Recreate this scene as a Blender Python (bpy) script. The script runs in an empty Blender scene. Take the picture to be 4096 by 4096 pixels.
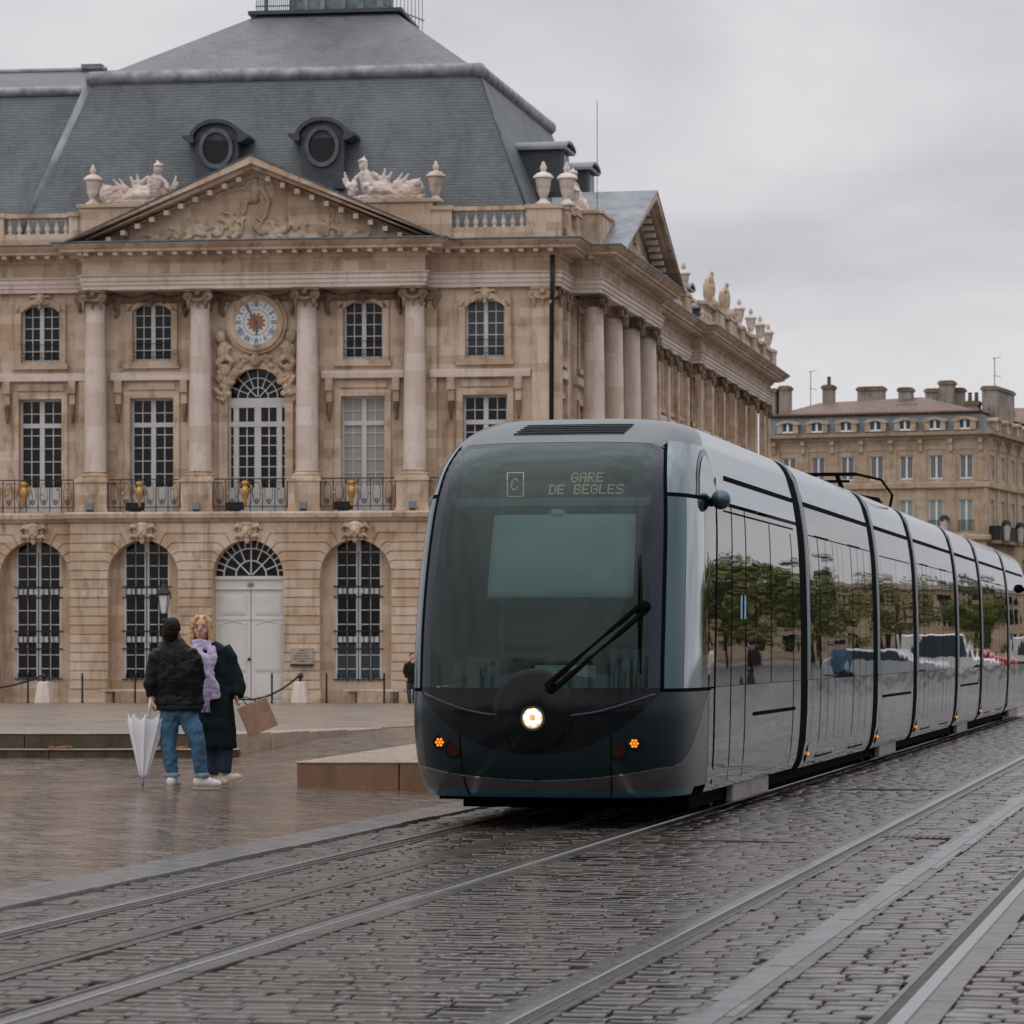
import bpy, bmesh, math, random
from math import sin, cos, tan, atan2, pi, radians, sqrt, floor
from mathutils import Vector, Matrix, noise
random.seed(7)
S = bpy.context.scene
COL = S.collection

# ------------------------------------------------------------------ helpers
class MB:
    """collects polygons; F maps (u, d, z) to the local space of the finished object"""
    def __init__(s, F=None):
        s.v = []; s.f = []; s.mi = []; s.F = F; s.m = 0
    def p(s, x, y, z):
        s.v.append(s.F(x, y, z) if s.F else (x, y, z)); return len(s.v) - 1
    def face(s, idx):
        s.f.append(tuple(idx)); s.mi.append(s.m)
    def quad(s, *pts):
        s.face([s.p(*q) for q in pts])
    def box(s, x0, x1, y0, y1, z0, z1):
        a = [s.p(x, y, z) for z in (z0, z1) for y in (y0, y1) for x in (x0, x1)]
        for q in ((0, 2, 3, 1), (4, 5, 7, 6), (0, 1, 5, 4), (2, 6, 7, 3), (0, 4, 6, 2), (1, 3, 7, 5)):
            s.face([a[i] for i in q])
    def taper(s, cx, cy, z0, z1, w0, d0, w1, d1):
        a = [s.p(cx + sx * w / 2, cy + sy * d / 2, z) for z, w, d in ((z0, w0, d0), (z1, w1, d1)) for sy in (-1, 1) for sx in (-1, 1)]
        for q in ((0, 2, 3, 1), (4, 5, 7, 6), (0, 1, 5, 4), (2, 6, 7, 3), (0, 4, 6, 2), (1, 3, 7, 5)):
            s.face([a[i] for i in q])
    def prism(s, pts, d0, d1):
        """polygon in (u, z) extruded from depth d0 to d1"""
        a = [s.p(u, d0, z) for u, z in pts]; b = [s.p(u, d1, z) for u, z in pts]
        s.face(a); s.face(b[::-1]); n = len(pts)
        for i in range(n):
            j = (i + 1) % n; s.face((a[j], a[i], b[i], b[j]))
    def flat(s, pts, z0, z1):
        """polygon in (x, y) extruded vertically"""
        a = [s.p(x, y, z0) for x, y in pts]; b = [s.p(x, y, z1) for x, y in pts]
        s.face(a[::-1]); s.face(b); n = len(pts)
        for i in range(n):
            j = (i + 1) % n; s.face((a[i], a[j], b[j], b[i]))
    def lathe(s, cx, cy, prof, n=14, sy=1.0):
        rows = []
        for r, z in prof:
            rows.append([s.p(cx + r * cos(2 * pi * k / n), cy + sy * r * sin(2 * pi * k / n), z) for k in range(n)])
        for a, b in zip(rows, rows[1:]):
            for k in range(n):
                j = (k + 1) % n; s.face((a[k], a[j], b[j], b[k]))
        s.face(rows[0][::-1]); s.face(rows[-1])
    def tube(s, path, rad, n=8, flat=1.0):
        """round limb along a path of (x, y, z); rad is a number or one per point"""
        P = [Vector(q) for q in path]
        if not isinstance(rad, (list, tuple)): rad = [rad] * len(P)
        rows = []
        for i, q in enumerate(P):
            t = (P[min(i + 1, len(P) - 1)] - P[max(i - 1, 0)]).normalized()
            a = t.cross(Vector((0, 1, 0)))
            if a.length < .05: a = t.cross(Vector((1, 0, 0)))
            a.normalize(); b = t.cross(a)
            rows.append([s.p(*(q + rad[i] * (cos(2 * pi * k / n) * a + flat * sin(2 * pi * k / n) * b))) for k in range(n)])
        for a, b in zip(rows, rows[1:]):
            for k in range(n):
                j = (k + 1) % n; s.face((a[k], a[j], b[j], b[k]))
        s.face(rows[0][::-1]); s.face(rows[-1])
    def loft(s, rings, n=16):
        """rings of (cx, cy, z, rx, ry)"""
        rows = [[s.p(cx + rx * cos(2 * pi * k / n), cy + ry * sin(2 * pi * k / n), z) for k in range(n)] for cx, cy, z, rx, ry in rings]
        for a, b in zip(rows, rows[1:]):
            for k in range(n):
                j = (k + 1) % n; s.face((a[k], a[j], b[j], b[k]))
        s.face(rows[0][::-1]); s.face(rows[-1])
    def ell(s, c, r, n=10, m=7, rot=0.0):
        """ellipsoid, optionally turned in the (x, z) plane"""
        cx, cy, cz = c; rx, ry, rz = r; ca, sa = cos(rot), sin(rot)
        def q(x, y, z): return s.p(cx + x * ca - z * sa, cy + y, cz + x * sa + z * ca)
        top = q(0, 0, rz); bot = q(0, 0, -rz); rows = []
        for i in range(1, m):
            th = pi * i / m
            rows.append([q(rx * sin(th) * cos(2 * pi * k / n), ry * sin(th) * sin(2 * pi * k / n), rz * cos(th)) for k in range(n)])
        for k in range(n):
            j = (k + 1) % n
            s.face((top, rows[0][k], rows[0][j])); s.face((bot, rows[-1][j], rows[-1][k]))
            for a, b in zip(rows, rows[1:]): s.face((a[k], b[k], b[j], a[j]))
    def grid(s, fn, nu, nv):
        a = [[s.p(*fn(i / nu, j / nv)) for i in range(nu + 1)] for j in range(nv + 1)]
        for j in range(nv):
            for i in range(nu): s.face((a[j][i], a[j][i + 1], a[j + 1][i + 1], a[j + 1][i]))
    def build(s, name, mats, parent=None, smooth=None, bevel=0, fix=True):
        me = bpy.data.meshes.new(name); me.from_pydata(s.v, [], s.f)
        if not isinstance(mats, (list, tuple)): mats = [mats]
        for m in mats: me.materials.append(m)
        if len(mats) > 1: me.polygons.foreach_set('material_index', s.mi)
        if fix:
            bm = bmesh.new(); bm.from_mesh(me)
            bmesh.ops.recalc_face_normals(bm, faces=bm.faces); bm.to_mesh(me); bm.free()
        ob = bpy.data.objects.new(name, me); COL.objects.link(ob)
        if parent: ob.parent = parent
        if bevel:
            b = ob.modifiers.new('bevel', 'BEVEL'); b.width = bevel; b.segments = 2; b.limit_method = 'ANGLE'; b.angle_limit = radians(40)
        if smooth:
            me.polygons.foreach_set('use_smooth', [True] * len(me.polygons))
            if smooth is not True: me.set_sharp_from_angle(angle=radians(smooth))
        return ob
    def organic(s, name, mat, parent=None, voxel=.02, it=4, lump=0, lscale=.1):
        """fuse the overlapping closed shapes into one continuous skin"""
        ob = s.build(name, mat, parent)
        r = ob.modifiers.new('fuse', 'REMESH'); r.mode = 'VOXEL'; r.voxel_size = voxel; r.use_smooth_shade = True
        k = ob.modifiers.new('relax', 'SMOOTH'); k.iterations = it; k.factor = .5
        dg = bpy.context.evaluated_depsgraph_get(); dg.update()
        me = bpy.data.meshes.new_from_object(ob.evaluated_get(dg)); ob.modifiers.clear()
        if lump:
            for v in me.vertices:
                n = noise.noise_vector(v.co / lscale); n2 = noise.noise_vector(v.co / (lscale * .4))
                v.co += v.normal * (n.x * lump + n2.y * lump * .5)
        old = ob.data; ob.data = me; me.name = name; bpy.data.meshes.remove(old)
        me.polygons.foreach_set('use_smooth', [True] * len(me.polygons))
        if not me.materials: me.materials.append(mat)
        return ob

def empty(name, loc=(0, 0, 0), rz=0.0):
    o = bpy.data.objects.new(name, None); o.location = loc; o.rotation_euler = (0, 0, rz); o.empty_display_size = .3
    COL.objects.link(o); return o
def tag(o, label=None, cat=None, group=None, kind=None):
    if label: o['label'] = label
    if cat: o['category'] = cat
    if group: o['group'] = group
    if kind: o['kind'] = kind
    return o
def dup(o, parent=None):
    c = o.copy(); COL.objects.link(c)
    if parent: c.parent = parent
    for ch in [x for x in bpy.data.objects if x.parent == o]: dup(ch, c)
    return c

# ------------------------------------------------------------------ materials
class NT:
    def __init__(s, name):
        s.m = bpy.data.materials.new(name); s.m.use_nodes = True; s.t = s.m.node_tree
        s.b = s.t.nodes['Principled BSDF']; s.out = s.t.nodes['Material Output']
    def n(s, ty, **kw):
        x = s.t.nodes.new('ShaderNode' + ty)
        for k, v in kw.items():
            if k in x.inputs or k.replace('_', ' ') in x.inputs:
                key = k if k in x.inputs else k.replace('_', ' ')
                if hasattr(v, 'is_output'): s.t.links.new(v, x.inputs[key])
                else: x.inputs[key].default_value = v
            else: setattr(x, k, v)
        return x
    def l(s, a, b): s.t.links.new(a, b)
    def set(s, **kw):
        for k, v in kw.items():
            i = s.b.inputs[k.replace('_', ' ')]
            if hasattr(v, 'is_output'): s.l(v, i)
            else: i.default_value = v
    def coord(s): return s.n('TexCoord').outputs['Object']
    def mix(s, f, a, b, mode='MIX'):
        x = s.n('MixRGB', blend_type=mode)
        for k, v in (('Fac', f), ('Color1', a), ('Color2', b)):
            if hasattr(v, 'is_output'): s.l(v, x.inputs[k])
            else: x.inputs[k].default_value = v if k == 'Fac' else (*v, 1)[:4]
        return x.outputs[0]
    def ramp(s, f, lo, hi, a=0.0, b=1.0):
        x = s.n('MapRange'); x.inputs[1].default_value = lo; x.inputs[2].default_value = hi
        x.inputs[3].default_value = a; x.inputs[4].default_value = b; s.l(f, x.inputs[0]); return x.outputs[0]
    def noise(s, v, sc, det=4, rough=.55, dist=0):
        x = s.n('TexNoise'); s.l(v, x.inputs['Vector']); x.inputs['Scale'].default_value = sc
        x.inputs['Detail'].default_value = det; x.inputs['Roughness'].default_value = rough; x.inputs['Distortion'].default_value = dist
        return x.outputs['Fac']
    def bump(s, h, st, dist=.02, prev=None):
        x = s.n('Bump'); x.inputs['Strength'].default_value = st; x.inputs['Distance'].default_value = dist
        s.l(h, x.inputs['Height'])
        if prev: s.l(prev, x.inputs['Normal'])
        return x.outputs[0]
    def scale(s, v, sx, sy, sz):
        x = s.n('Mapping'); s.l(v, x.inputs['Vector']); x.inputs['Scale'].default_value = (sx, sy, sz); return x.outputs[0]
    def wallvec(s, v):
        q = s.n('SeparateXYZ'); s.l(v, q.inputs[0])
        a = s.n('Math', operation='ADD'); s.l(q.outputs[0], a.inputs[0]); s.l(q.outputs[1], a.inputs[1])
        c = s.n('CombineXYZ'); s.l(a.outputs[0], c.inputs[0]); s.l(q.outputs[2], c.inputs[1]); return c.outputs[0]

def simple(name, col, rough=.5, metal=0.0, var=.15, nscale=6, bump=0.0, spec=.5, coat=0.0):
    k = NT(name); v = k.coord(); f = k.noise(v, nscale, 5)
    c2 = tuple(max(0, x * (1 - var)) for x in col); c1 = tuple(min(1, x * (1 + var)) for x in col)
    k.set(Base_Color=k.mix(k.ramp(f, .3, .7), c2, c1), Roughness=k.ramp(k.noise(v, nscale * 2.3, 3), .3, .7, rough * .8, min(1, rough * 1.2)), Metallic=metal, Specular_IOR_Level=spec)
    if coat: k.set(Coat_Weight=coat, Coat_Roughness=.05)
    if bump: k.set(Normal=k.bump(f, bump, .02))
    return k.m

def stone(name, c1, c2, stain, row=.327, bw=1.0, block=.55, amt=.75, rough=.85):
    """blocks in three tones, rain streaks, soot patches and a fine grain"""
    k = NT(name); v = k.coord(); w = k.wallvec(v)
    br = k.n('TexBrick'); k.l(w, br.inputs['Vector']); br.inputs['Color1'].default_value = (0, 0, 0, 1); br.inputs['Color2'].default_value = (1, 1, 1, 1)
    br.inputs['Mortar'].default_value = (.5, .5, .5, 1); br.inputs['Scale'].default_value = 1; br.inputs['Mortar Size'].default_value = .006
    br.inputs['Brick Width'].default_value = bw; br.inputs['Row Height'].default_value = row
    big = k.noise(v, .5, 5, .6); med = k.noise(k.scale(v, 1, 1, .5), 2.0, 6, .65); strk = k.noise(k.scale(v, 1, 1, .10), 3.2, 5, .6); fine = k.noise(v, 20, 4, .7)
    rp_ = k.n('ValToRGB'); k.l(br.outputs['Color'], rp_.inputs[0]); el_ = rp_.color_ramp.elements
    m = tuple((p + q) / 2 for p, q in zip(c1, c2)); f = lambda col, t: tuple(mm + (cc - mm) * t for cc, mm in zip(col, m)) + (1,)
    el_[0].position = 0; el_[0].color = f(c1, .4 + block); el_[1].position = 1; el_[1].color = f(tuple((p + q) / 2 for p, q in zip(c2, stain)), .3 + block * .8)
    x = el_.new(.45); x.color = f(c1, .3); x = el_.new(.75); x.color = f(c2, .3 + block)
    a = rp_.outputs[0]
    a = k.mix(k.ramp(big, .42, .66, 0, amt * .75), a, stain)
    a = k.mix(k.ramp(strk, .52, .70, 0, amt * .8), a, tuple(q * .55 for q in stain))
    a = k.mix(k.ramp(med, .56, .72, 0, amt * .9), a, tuple(q * .38 for q in stain))
    a = k.mix(.35, a, k.mix(k.ramp(fine, .3, .7), (.42, .42, .42), (1, 1, 1)), 'MULTIPLY')
    k.set(Base_Color=a, Roughness=rough, Specular_IOR_Level=.25, Normal=k.bump(fine, .4, .015, k.bump(med, .35, .03)))
    return k.m

M = {}
M['stone'] = stone('honey_limestone', (.70, .565, .455), (.55, .41, .295), (.38, .245, .15))
M['stone_rust'] = stone('rusticated_limestone', (.69, .555, .44), (.56, .42, .30), (.42, .265, .155), bw=1.4)
M['stone_pale'] = stone('pale_column_limestone', (.76, .66, .60), (.66, .555, .485), (.54, .41, .31), row=.62, bw=2.4, block=.5, amt=.4)
M['stone_dark'] = stone('sooty_shaded_limestone', (.34, .25, .175), (.24, .17, .115), (.085, .06, .04), amt=1.0)  # soot, and shade under the entablature, in one dark tone
M['stone_carve'] = stone('carved_limestone', (.66, .52, .39), (.58, .44, .32), (.32, .21, .13), amt=.75)
M['stone_white'] = stone('weathered_white_stone', (.78, .69, .64), (.70, .60, .54), (.46, .34, .26), amt=.7)
M['stone_flat'] = stone('apartment_limestone', (.56, .44, .325), (.48, .36, .25), (.40, .26, .16), row=.35, amt=.7)
M['stone_grey'] = stone('grey_rendered_chimney', (.38, .335, .29), (.32, .28, .24), (.20, .165, .13), row=2, bw=3, amt=.8)
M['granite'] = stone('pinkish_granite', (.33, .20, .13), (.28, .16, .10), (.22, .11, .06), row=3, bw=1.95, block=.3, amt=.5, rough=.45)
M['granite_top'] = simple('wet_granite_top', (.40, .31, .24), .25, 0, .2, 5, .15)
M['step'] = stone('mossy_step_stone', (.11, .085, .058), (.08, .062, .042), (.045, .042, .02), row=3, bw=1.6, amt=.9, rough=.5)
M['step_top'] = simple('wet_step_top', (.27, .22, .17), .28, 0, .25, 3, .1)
M['paint'] = simple('grey_window_paint', (.52, .51, .50), .5, 0, .08, 3)
M['paint_bright'] = simple('white_window_paint', (.74, .73, .72), .5, 0, .06, 3)
M['door'] = simple('pale_grey_door_paint', (.62, .60, .58), .45, 0, .06, 2)
M['iron'] = simple('black_iron', (.016, .017, .018), .5, .3, .2, 20)
M['gold'] = simple('worn_gilding', (.48, .28, .09), .4, .7, .3, 14)
M['lead'] = simple('lead_sheet', (.22, .225, .245), .5, .2, .45, 2.2, .1)
M['lead_light'] = simple('light_lead_sheet', (.20, .215, .235), .5, .2, .3, 1.2, .1)
M['dark_lead'] = simple('dark_lead_sheet', (.05, .055, .065), .5, .2, .25, 3)
M['teal_iron'] = simple('weathered_teal_iron', (.05, .12, .14), .55, .2, .3, 4)
M['weather_wood'] = simple('weathered_lantern_cladding', (.14, .19, .19), .6, 0, .45, 2.5)
M['zinc'] = simple('zinc_gutter', (.09, .10, .11), .45, .4, .3, 3)

def slate(name, c1, c2, row, bw):
    k = NT(name); v = k.coord(); w = k.scale(k.wallvec(v), 4, 1, 1); bw *= 4
    br = k.n('TexBrick'); k.l(w, br.inputs['Vector']); br.inputs['Color1'].default_value = (*c1, 1); br.inputs['Color2'].default_value = (*c2, 1)
    br.inputs['Mortar'].default_value = (c1[0] * .3, c1[1] * .3, c1[2] * .3, 1); br.inputs['Scale'].default_value = 1; br.inputs['Mortar Size'].default_value = row * .09
    br.inputs['Brick Width'].default_value = bw; br.inputs['Row Height'].default_value = row; br.inputs['Mortar Smooth'].default_value = .6
    f = k.noise(v, .5, 6, .65); g = k.noise(v, 14, 3)
    a = k.mix(k.ramp(f, .35, .7, 0, .5), br.outputs['Color'], tuple(x * 1.7 for x in c2)); a = k.mix(k.ramp(k.noise(k.scale(v, 1, 1, .3), 1.4, 5, .6), .5, .72, 0, .45), a, tuple(x * .5 for x in c1))
    h = k.n('Math', operation='SUBTRACT'); h.inputs[0].default_value = 1; k.l(br.outputs['Fac'], h.inputs[1])
    k.set(Base_Color=a, Roughness=k.ramp(g, .3, .7, .38, .6), Specular_IOR_Level=.5, Normal=k.bump(h.outputs[0], .6, .03))
    return k.m
M['slate'] = slate('wet_blue_slate', (.068, .080, .088), (.098, .112, .12), .115, .22)
M['slate_up'] = slate('upper_slate', (.10, .105, .11), (.125, .13, .135), .11, .22)
M['tile'] = slate('red_clay_tile', (.075, .04, .03), (.14, .075, .05), .16, .24)

def glass(name, col, rough=.04, wav=.0, spec=.6):
    k = NT(name); k.set(Base_Color=(*col, 1), Roughness=rough, Specular_IOR_Level=spec)
    if wav:
        v = k.coord(); k.set(Normal=k.bump(k.noise(k.scale(v, .5, .5, 1.6), wav, 2, .4), .25, .01))
    return k.m
M['pane'] = glass('old_dark_window_glass', (.007, .008, .009), .12, 3, .3)
M['pane_blue'] = glass('bluish_window_glass', (.04, .055, .065), .12, 3, .35)
M['pane_curtain'] = glass('curtained_window_glass', (.30, .295, .28), .2, 3, .4)
M['pane_grey'] = glass('grey_shuttered_glass', (.17, .165, .17), .3, 0, .3)
M['pane_green'] = glass('greenish_window_glass', (.25, .30, .28), .2, 0, .4)
# ------------------------------------------------------------------ camera, light, sky
CAM_H = 1.465
cam = bpy.data.cameras.new('camera'); co = bpy.data.objects.new('camera', cam); COL.objects.link(co); S.camera = co
co.location = (0, 0, CAM_H); co.rotation_euler = (radians(90), 0, 0)
cam.sensor_width = 36; cam.lens = 116.2; cam.shift_y = .1323; cam.clip_end = 6000; cam.clip_start = .1
cam.dof.use_dof = True; cam.dof.focus_distance = 28; cam.dof.aperture_fstop = 9
S.view_settings.view_transform = 'Standard'; S.view_settings.look = 'None'; S.view_settings.exposure = 0.0; S.view_settings.gamma = 1

W = bpy.data.worlds.new('World'); S.world = W; W.use_nodes = True; wt = W.node_tree; bg = wt.nodes['Background']
def wn(ty, **kw):
    x = wt.nodes.new('ShaderNode' + ty)
    for k, v in kw.items(): setattr(x, k, v)
    return x
sky = wn('TexSky', sky_type='NISHITA', sun_disc=False); sky.sun_elevation = radians(66); sky.sun_rotation = radians(240); sky.air_density = 1.5; sky.dust_density = 5
tc = wn('TexCoord'); sep = wn('SeparateXYZ'); wt.links.new(tc.outputs['Generated'], sep.inputs[0])
mp = wn('Mapping'); mp.inputs['Scale'].default_value = (1, 1, 2.2); wt.links.new(tc.outputs['Generated'], mp.inputs['Vector'])
n1 = wn('TexNoise'); n1.inputs['Scale'].default_value = 5.2; n1.inputs['Detail'].default_value = 5; n1.inputs['Roughness'].default_value = .5; n1.inputs['Distortion'].default_value = .4
wt.links.new(mp.outputs[0], n1.inputs['Vector'])
cr = wn('ValToRGB'); e = cr.color_ramp.elements
e[0].position = .38; e[0].color = (.57, .56, .61, 1); e[1].position = .58; e[1].color = (.75, .745, .765, 1)
wt.links.new(n1.outputs['Fac'], cr.inputs[0])
el = wn('MapRange'); el.interpolation_type = 'SMOOTHSTEP'
el.inputs[1].default_value = .30; el.inputs[2].default_value = .95; el.inputs[3].default_value = 1.0; el.inputs[4].default_value = 2.4
wt.links.new(sep.outputs[2], el.inputs[0])
mul = wn('MixRGB', blend_type='MULTIPLY'); mul.inputs[0].default_value = 1
wt.links.new(cr.outputs[0], mul.inputs[1]); wt.links.new(el.outputs[0], mul.inputs[2])
sc = wn('MixRGB', blend_type='MULTIPLY'); sc.inputs[0].default_value = 1; sc.inputs[2].default_value = (.10, .10, .10, 1)
wt.links.new(sky.outputs[0], sc.inputs[1])
mx = wn('MixRGB'); mx.inputs[0].default_value = .93
wt.links.new(sc.outputs[0], mx.inputs[1]); wt.links.new(mul.outputs[0], mx.inputs[2]); wt.links.new(mx.outputs[0], bg.inputs[0]); bg.inputs[1].default_value = 1.0
sl = bpy.data.lights.new('sun', 'SUN'); sl.energy = .6; sl.angle = radians(120); sl.color = (1, .96, .90)
so = bpy.data.objects.new('sun', sl); COL.objects.link(so); so.rotation_euler = (radians(24), 0, radians(-60))

# ------------------------------------------------------------------ ground
TX, TY, TH = .174, 26.5, radians(12.4)
LROT = -TH
def lane(ob): ob.location = (TX, TY, 0); ob.rotation_euler = (0, 0, LROT); return ob
def world_nt(X, Y):
    return (X - TX) * cos(TH) - (Y - TY) * sin(TH), (X - TX) * sin(TH) + (Y - TY) * cos(TH)

def paving(name, bw, row, c1, c2, joint, r0, r1, rot=0.0, warp=.05, bumpd=.02, st=.8, wet=.5, tint=None):
    k = NT(name); v = k.coord()
    mpn = k.n('Mapping'); k.l(v, mpn.inputs['Vector']); mpn.inputs['Rotation'].default_value = (0, 0, rot)
    nz = k.n('TexNoise'); k.l(mpn.outputs[0], nz.inputs['Vector']); nz.inputs['Scale'].default_value = 2.2; nz.inputs['Detail'].default_value = 3
    off = k.n('VectorMath', operation='MULTIPLY_ADD'); k.l(nz.outputs['Color'], off.inputs[0]); off.inputs[1].default_value = (warp * 2, warp * 2, 0); k.l(mpn.outputs[0], off.inputs[2])
    thin = k.scale(off.outputs[0], 2.6, 1, 1); bw *= 2.6
    br = k.n('TexBrick'); k.l(thin, br.inputs['Vector']); br.inputs['Scale'].default_value = 1
    br.inputs['Color1'].default_value = (0, 0, 0, 1); br.inputs['Color2'].default_value = (1, 1, 1, 1); br.inputs['Mortar'].default_value = (.5, .5, .5, 1)
    br.inputs['Mortar Size'].default_value = row * .13; br.inputs['Mortar Smooth'].default_value = .7; br.inputs['Brick Width'].default_value = bw; br.inputs['Row Height'].default_value = row
    br.inputs['Bias'].default_value = -.1
    rnd = k.n('SeparateXYZ'); k.l(br.outputs['Color'], rnd.inputs[0]); rv = rnd.outputs[0]
    big = k.noise(v, .35, 5, .6); fine = k.noise(v, 30, 3, .6); mid = k.noise(v, 3.0, 4, .6)
    a = k.mix(rv, c1, c2)
    if tint: a = k.mix(k.ramp(big, .42, .62, 0, .8), a, tint)
    a = k.mix(k.ramp(mid, .52, .72, 0, .6), a, tuple(x * .5 for x in c1))
    a = k.mix(k.ramp(br.outputs['Fac'], .25, .9), a, joint)
    b2 = k.n('TexBrick'); k.l(thin, b2.inputs['Vector']); b2.inputs['Scale'].default_value = 1
    b2.inputs['Mortar Size'].default_value = row * .36; b2.inputs['Mortar Smooth'].default_value = 1; b2.inputs['Brick Width'].default_value = bw; b2.inputs['Row Height'].default_value = row
    h = k.n('Math', operation='SUBTRACT'); h.inputs[0].default_value = 1; k.l(b2.outputs['Fac'], h.inputs[1])
    # each stone sits a little higher or lower than its neighbour
    h2 = k.n('Math', operation='MULTIPLY_ADD'); k.l(rv, h2.inputs[0]); h2.inputs[1].default_value = .35; k.l(h.outputs[0], h2.inputs[2])
    nb = k.bump(mid, st * .5, bumpd * 1.6); nb = k.bump(fine, .25, .004, nb); nb = k.bump(h2.outputs[0], st, bumpd, nb)
    ro = k.n('Math', operation='MULTIPLY_ADD'); k.l(rv, ro.inputs[0]); ro.inputs[1].default_value = .10; k.l(k.ramp(k.noise(v, .8, 4, .6), .35, .65, r0, r1), ro.inputs[2])
    ro2 = k.n('Math', operation='MULTIPLY_ADD'); k.l(br.outputs['Fac'], ro2.inputs[0]); ro2.inputs[1].default_value = .3; k.l(ro.outputs[0], ro2.inputs[2])
    k.set(Base_Color=a, Roughness=ro2.outputs[0], Specular_IOR_Level=wet, Normal=nb)
    return k.m
M['cobble'] = paving('wet_cobble_setts', .25, .155, (.02, .017, .016), (.06, .053, .05), (.006, .005, .004), .12, .30, 0, .11, .03, 1.0, .5, (.05, .034, .026))
M['plaza'] = paving('wet_plaza_setts', .17, .13, (.085, .058, .040), (.20, .152, .112), (.03, .022, .016), .03, .16, 0, .16, .005, .4, .8, (.175, .108, .064))
M['terrace'] = paving('wet_terrace_paving', .5, .3, (.20, .16, .122), (.27, .217, .168), (.09, .07, .055), .16, .38, radians(5), .04, .006, .4, .5, (.22, .17, .13))
def sett_mat():
    k = NT('wet_sett_stone'); v = k.coord(); tn = k.n('Attribute', attribute_name='tone').outputs['Fac']
    big = k.noise(v, .5, 5, .6); mid = k.noise(v, 7, 4, .6); fine = k.noise(v, 45, 3, .6)
    a = k.mix(tn, (.013, .010, .008), (.082, .067, .058)); a = k.mix(k.ramp(big, .42, .62, 0, .7), a, (.046, .029, .021)); a = k.mix(k.ramp(mid, .5, .75, 0, .55), a, (.012, .009, .008))
    ro = k.n('Math', operation='MULTIPLY_ADD'); k.l(tn, ro.inputs[0]); ro.inputs[1].default_value = .10; k.l(k.ramp(k.noise(v, 1.1, 4, .6), .35, .65, .05, .22), ro.inputs[2])
    k.set(Base_Color=a, Roughness=ro.outputs[0], Specular_IOR_Level=.5, Normal=k.bump(fine, .2, .003, k.bump(mid, .25, .004)))
    return k.m
M['sett'] = sett_mat()
M['kerb'] = simple('wet_grey_kerb_granite', (.135, .13, .132), .24, 0, .25, 5, .25)
M['asphalt'] = simple('wet_asphalt', (.055, .055, .058), .4, 0, .3, 2, .2)
M['steel'] = simple('polished_rail_steel', (.34, .34, .35), .24, .95, .12, 12)
M['steel_dark'] = simple('dark_rail_groove', (.02, .018, .016), .6, .2, .3, 10)
M['concrete'] = simple('stained_track_concrete', (.055, .046, .040), .28, 0, .5, 5, .3)
M['aps'] = simple('pale_power_strip', (.14, .14, .145), .25, .2, .3, 6, .15)

mb = MB(); mb.quad((-2600, -200, -.7), (2600, -200, -.7), (2600, 5000, -.7), (-2600, 5000, -.7))
tag(mb.build('ground', M['asphalt']), kind='structure')
mb = MB(); ts = [-60, -20, 0, 20, 60, 120, 700]
for a, b in zip(ts, ts[1:]): mb.quad((-1.64, a, -.022), (420, a, -.022), (420, b, -.022), (-1.64, b, -.022))
mb.box(-1.6, 420, -60.2, -60, -.8, -.03)
mb.m = 1; rs = random.Random(77); tone = [0.5] * len(mb.f)
# every sett of the tram lane is a small stone with rounded edges, laid in wavering rows between the rails
GAPS = [(-1.20, -.775), (-.54, -.025), (.185, .695), (.965, 2.605), (2.865, 3.375), (3.585, 4.115), (4.365, 5.6)]
def wob(n, t): return .035 * noise.noise((n * .9, t * .7, 0)) + .02 * noise.noise((n * 3.1, t * .6, 5))
t = -15.5
while t < 62:
    rh = rs.uniform(.14, .18)
    for g0, g1 in GAPS:
        if t > 34 and (g1 < .9): continue
        n = g0 + rs.uniform(-.03, .02)
        while n < g1 - .06:
            w = min(rs.uniform(.15, .28), g1 - n + rs.uniform(-.02, .03))
            if w < .08: break
            j = .012; a0, a1 = n + j * .5, n + w - j * .5; h = rs.gauss(-.001, .002); h = min(.004, max(-.006, h)); sx, sy = rs.gauss(0, .0007), rs.gauss(0, .0010)
            r = lambda: rs.uniform(-.008, .008)
            B = [(a0 + r(), t + j + r()), (a1 + r(), t + j + r()), (a1 + r(), t + rh - j + r()), (a0 + r(), t + rh - j + r())]
            cx, cy = (a0 + a1) / 2, t + rh / 2; R = []
            for k, zz in ((1.0, -.05), (1.0, -.012), (.95, -.004), (.86, -.001), (.5, 0.0)):
                R.append([mb.p(cx + (x - cx) * k, cy + (y - cy) * k + wob(x, y), zz + (h + sx * (x - cx) / .1 + sy * (y - cy) / .1 if zz > -.04 else 0)) for x, y in B])
            for A, C in zip(R, R[1:]):
                for q in range(4): mb.face((A[q], A[(q + 1) % 4], C[(q + 1) % 4], C[q]))
            mb.face(R[-1]); tv = rs.random(); tone += [tv] * 17; n += w
    t += rh
lo = lane(mb.build('tram_lane', [M['cobble'], M['sett']], fix=False, smooth=45))
at_ = lo.data.attributes.new('tone', 'FLOAT', 'FACE'); at_.data.foreach_set('value', tone); tag(lo, kind='structure')

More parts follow.
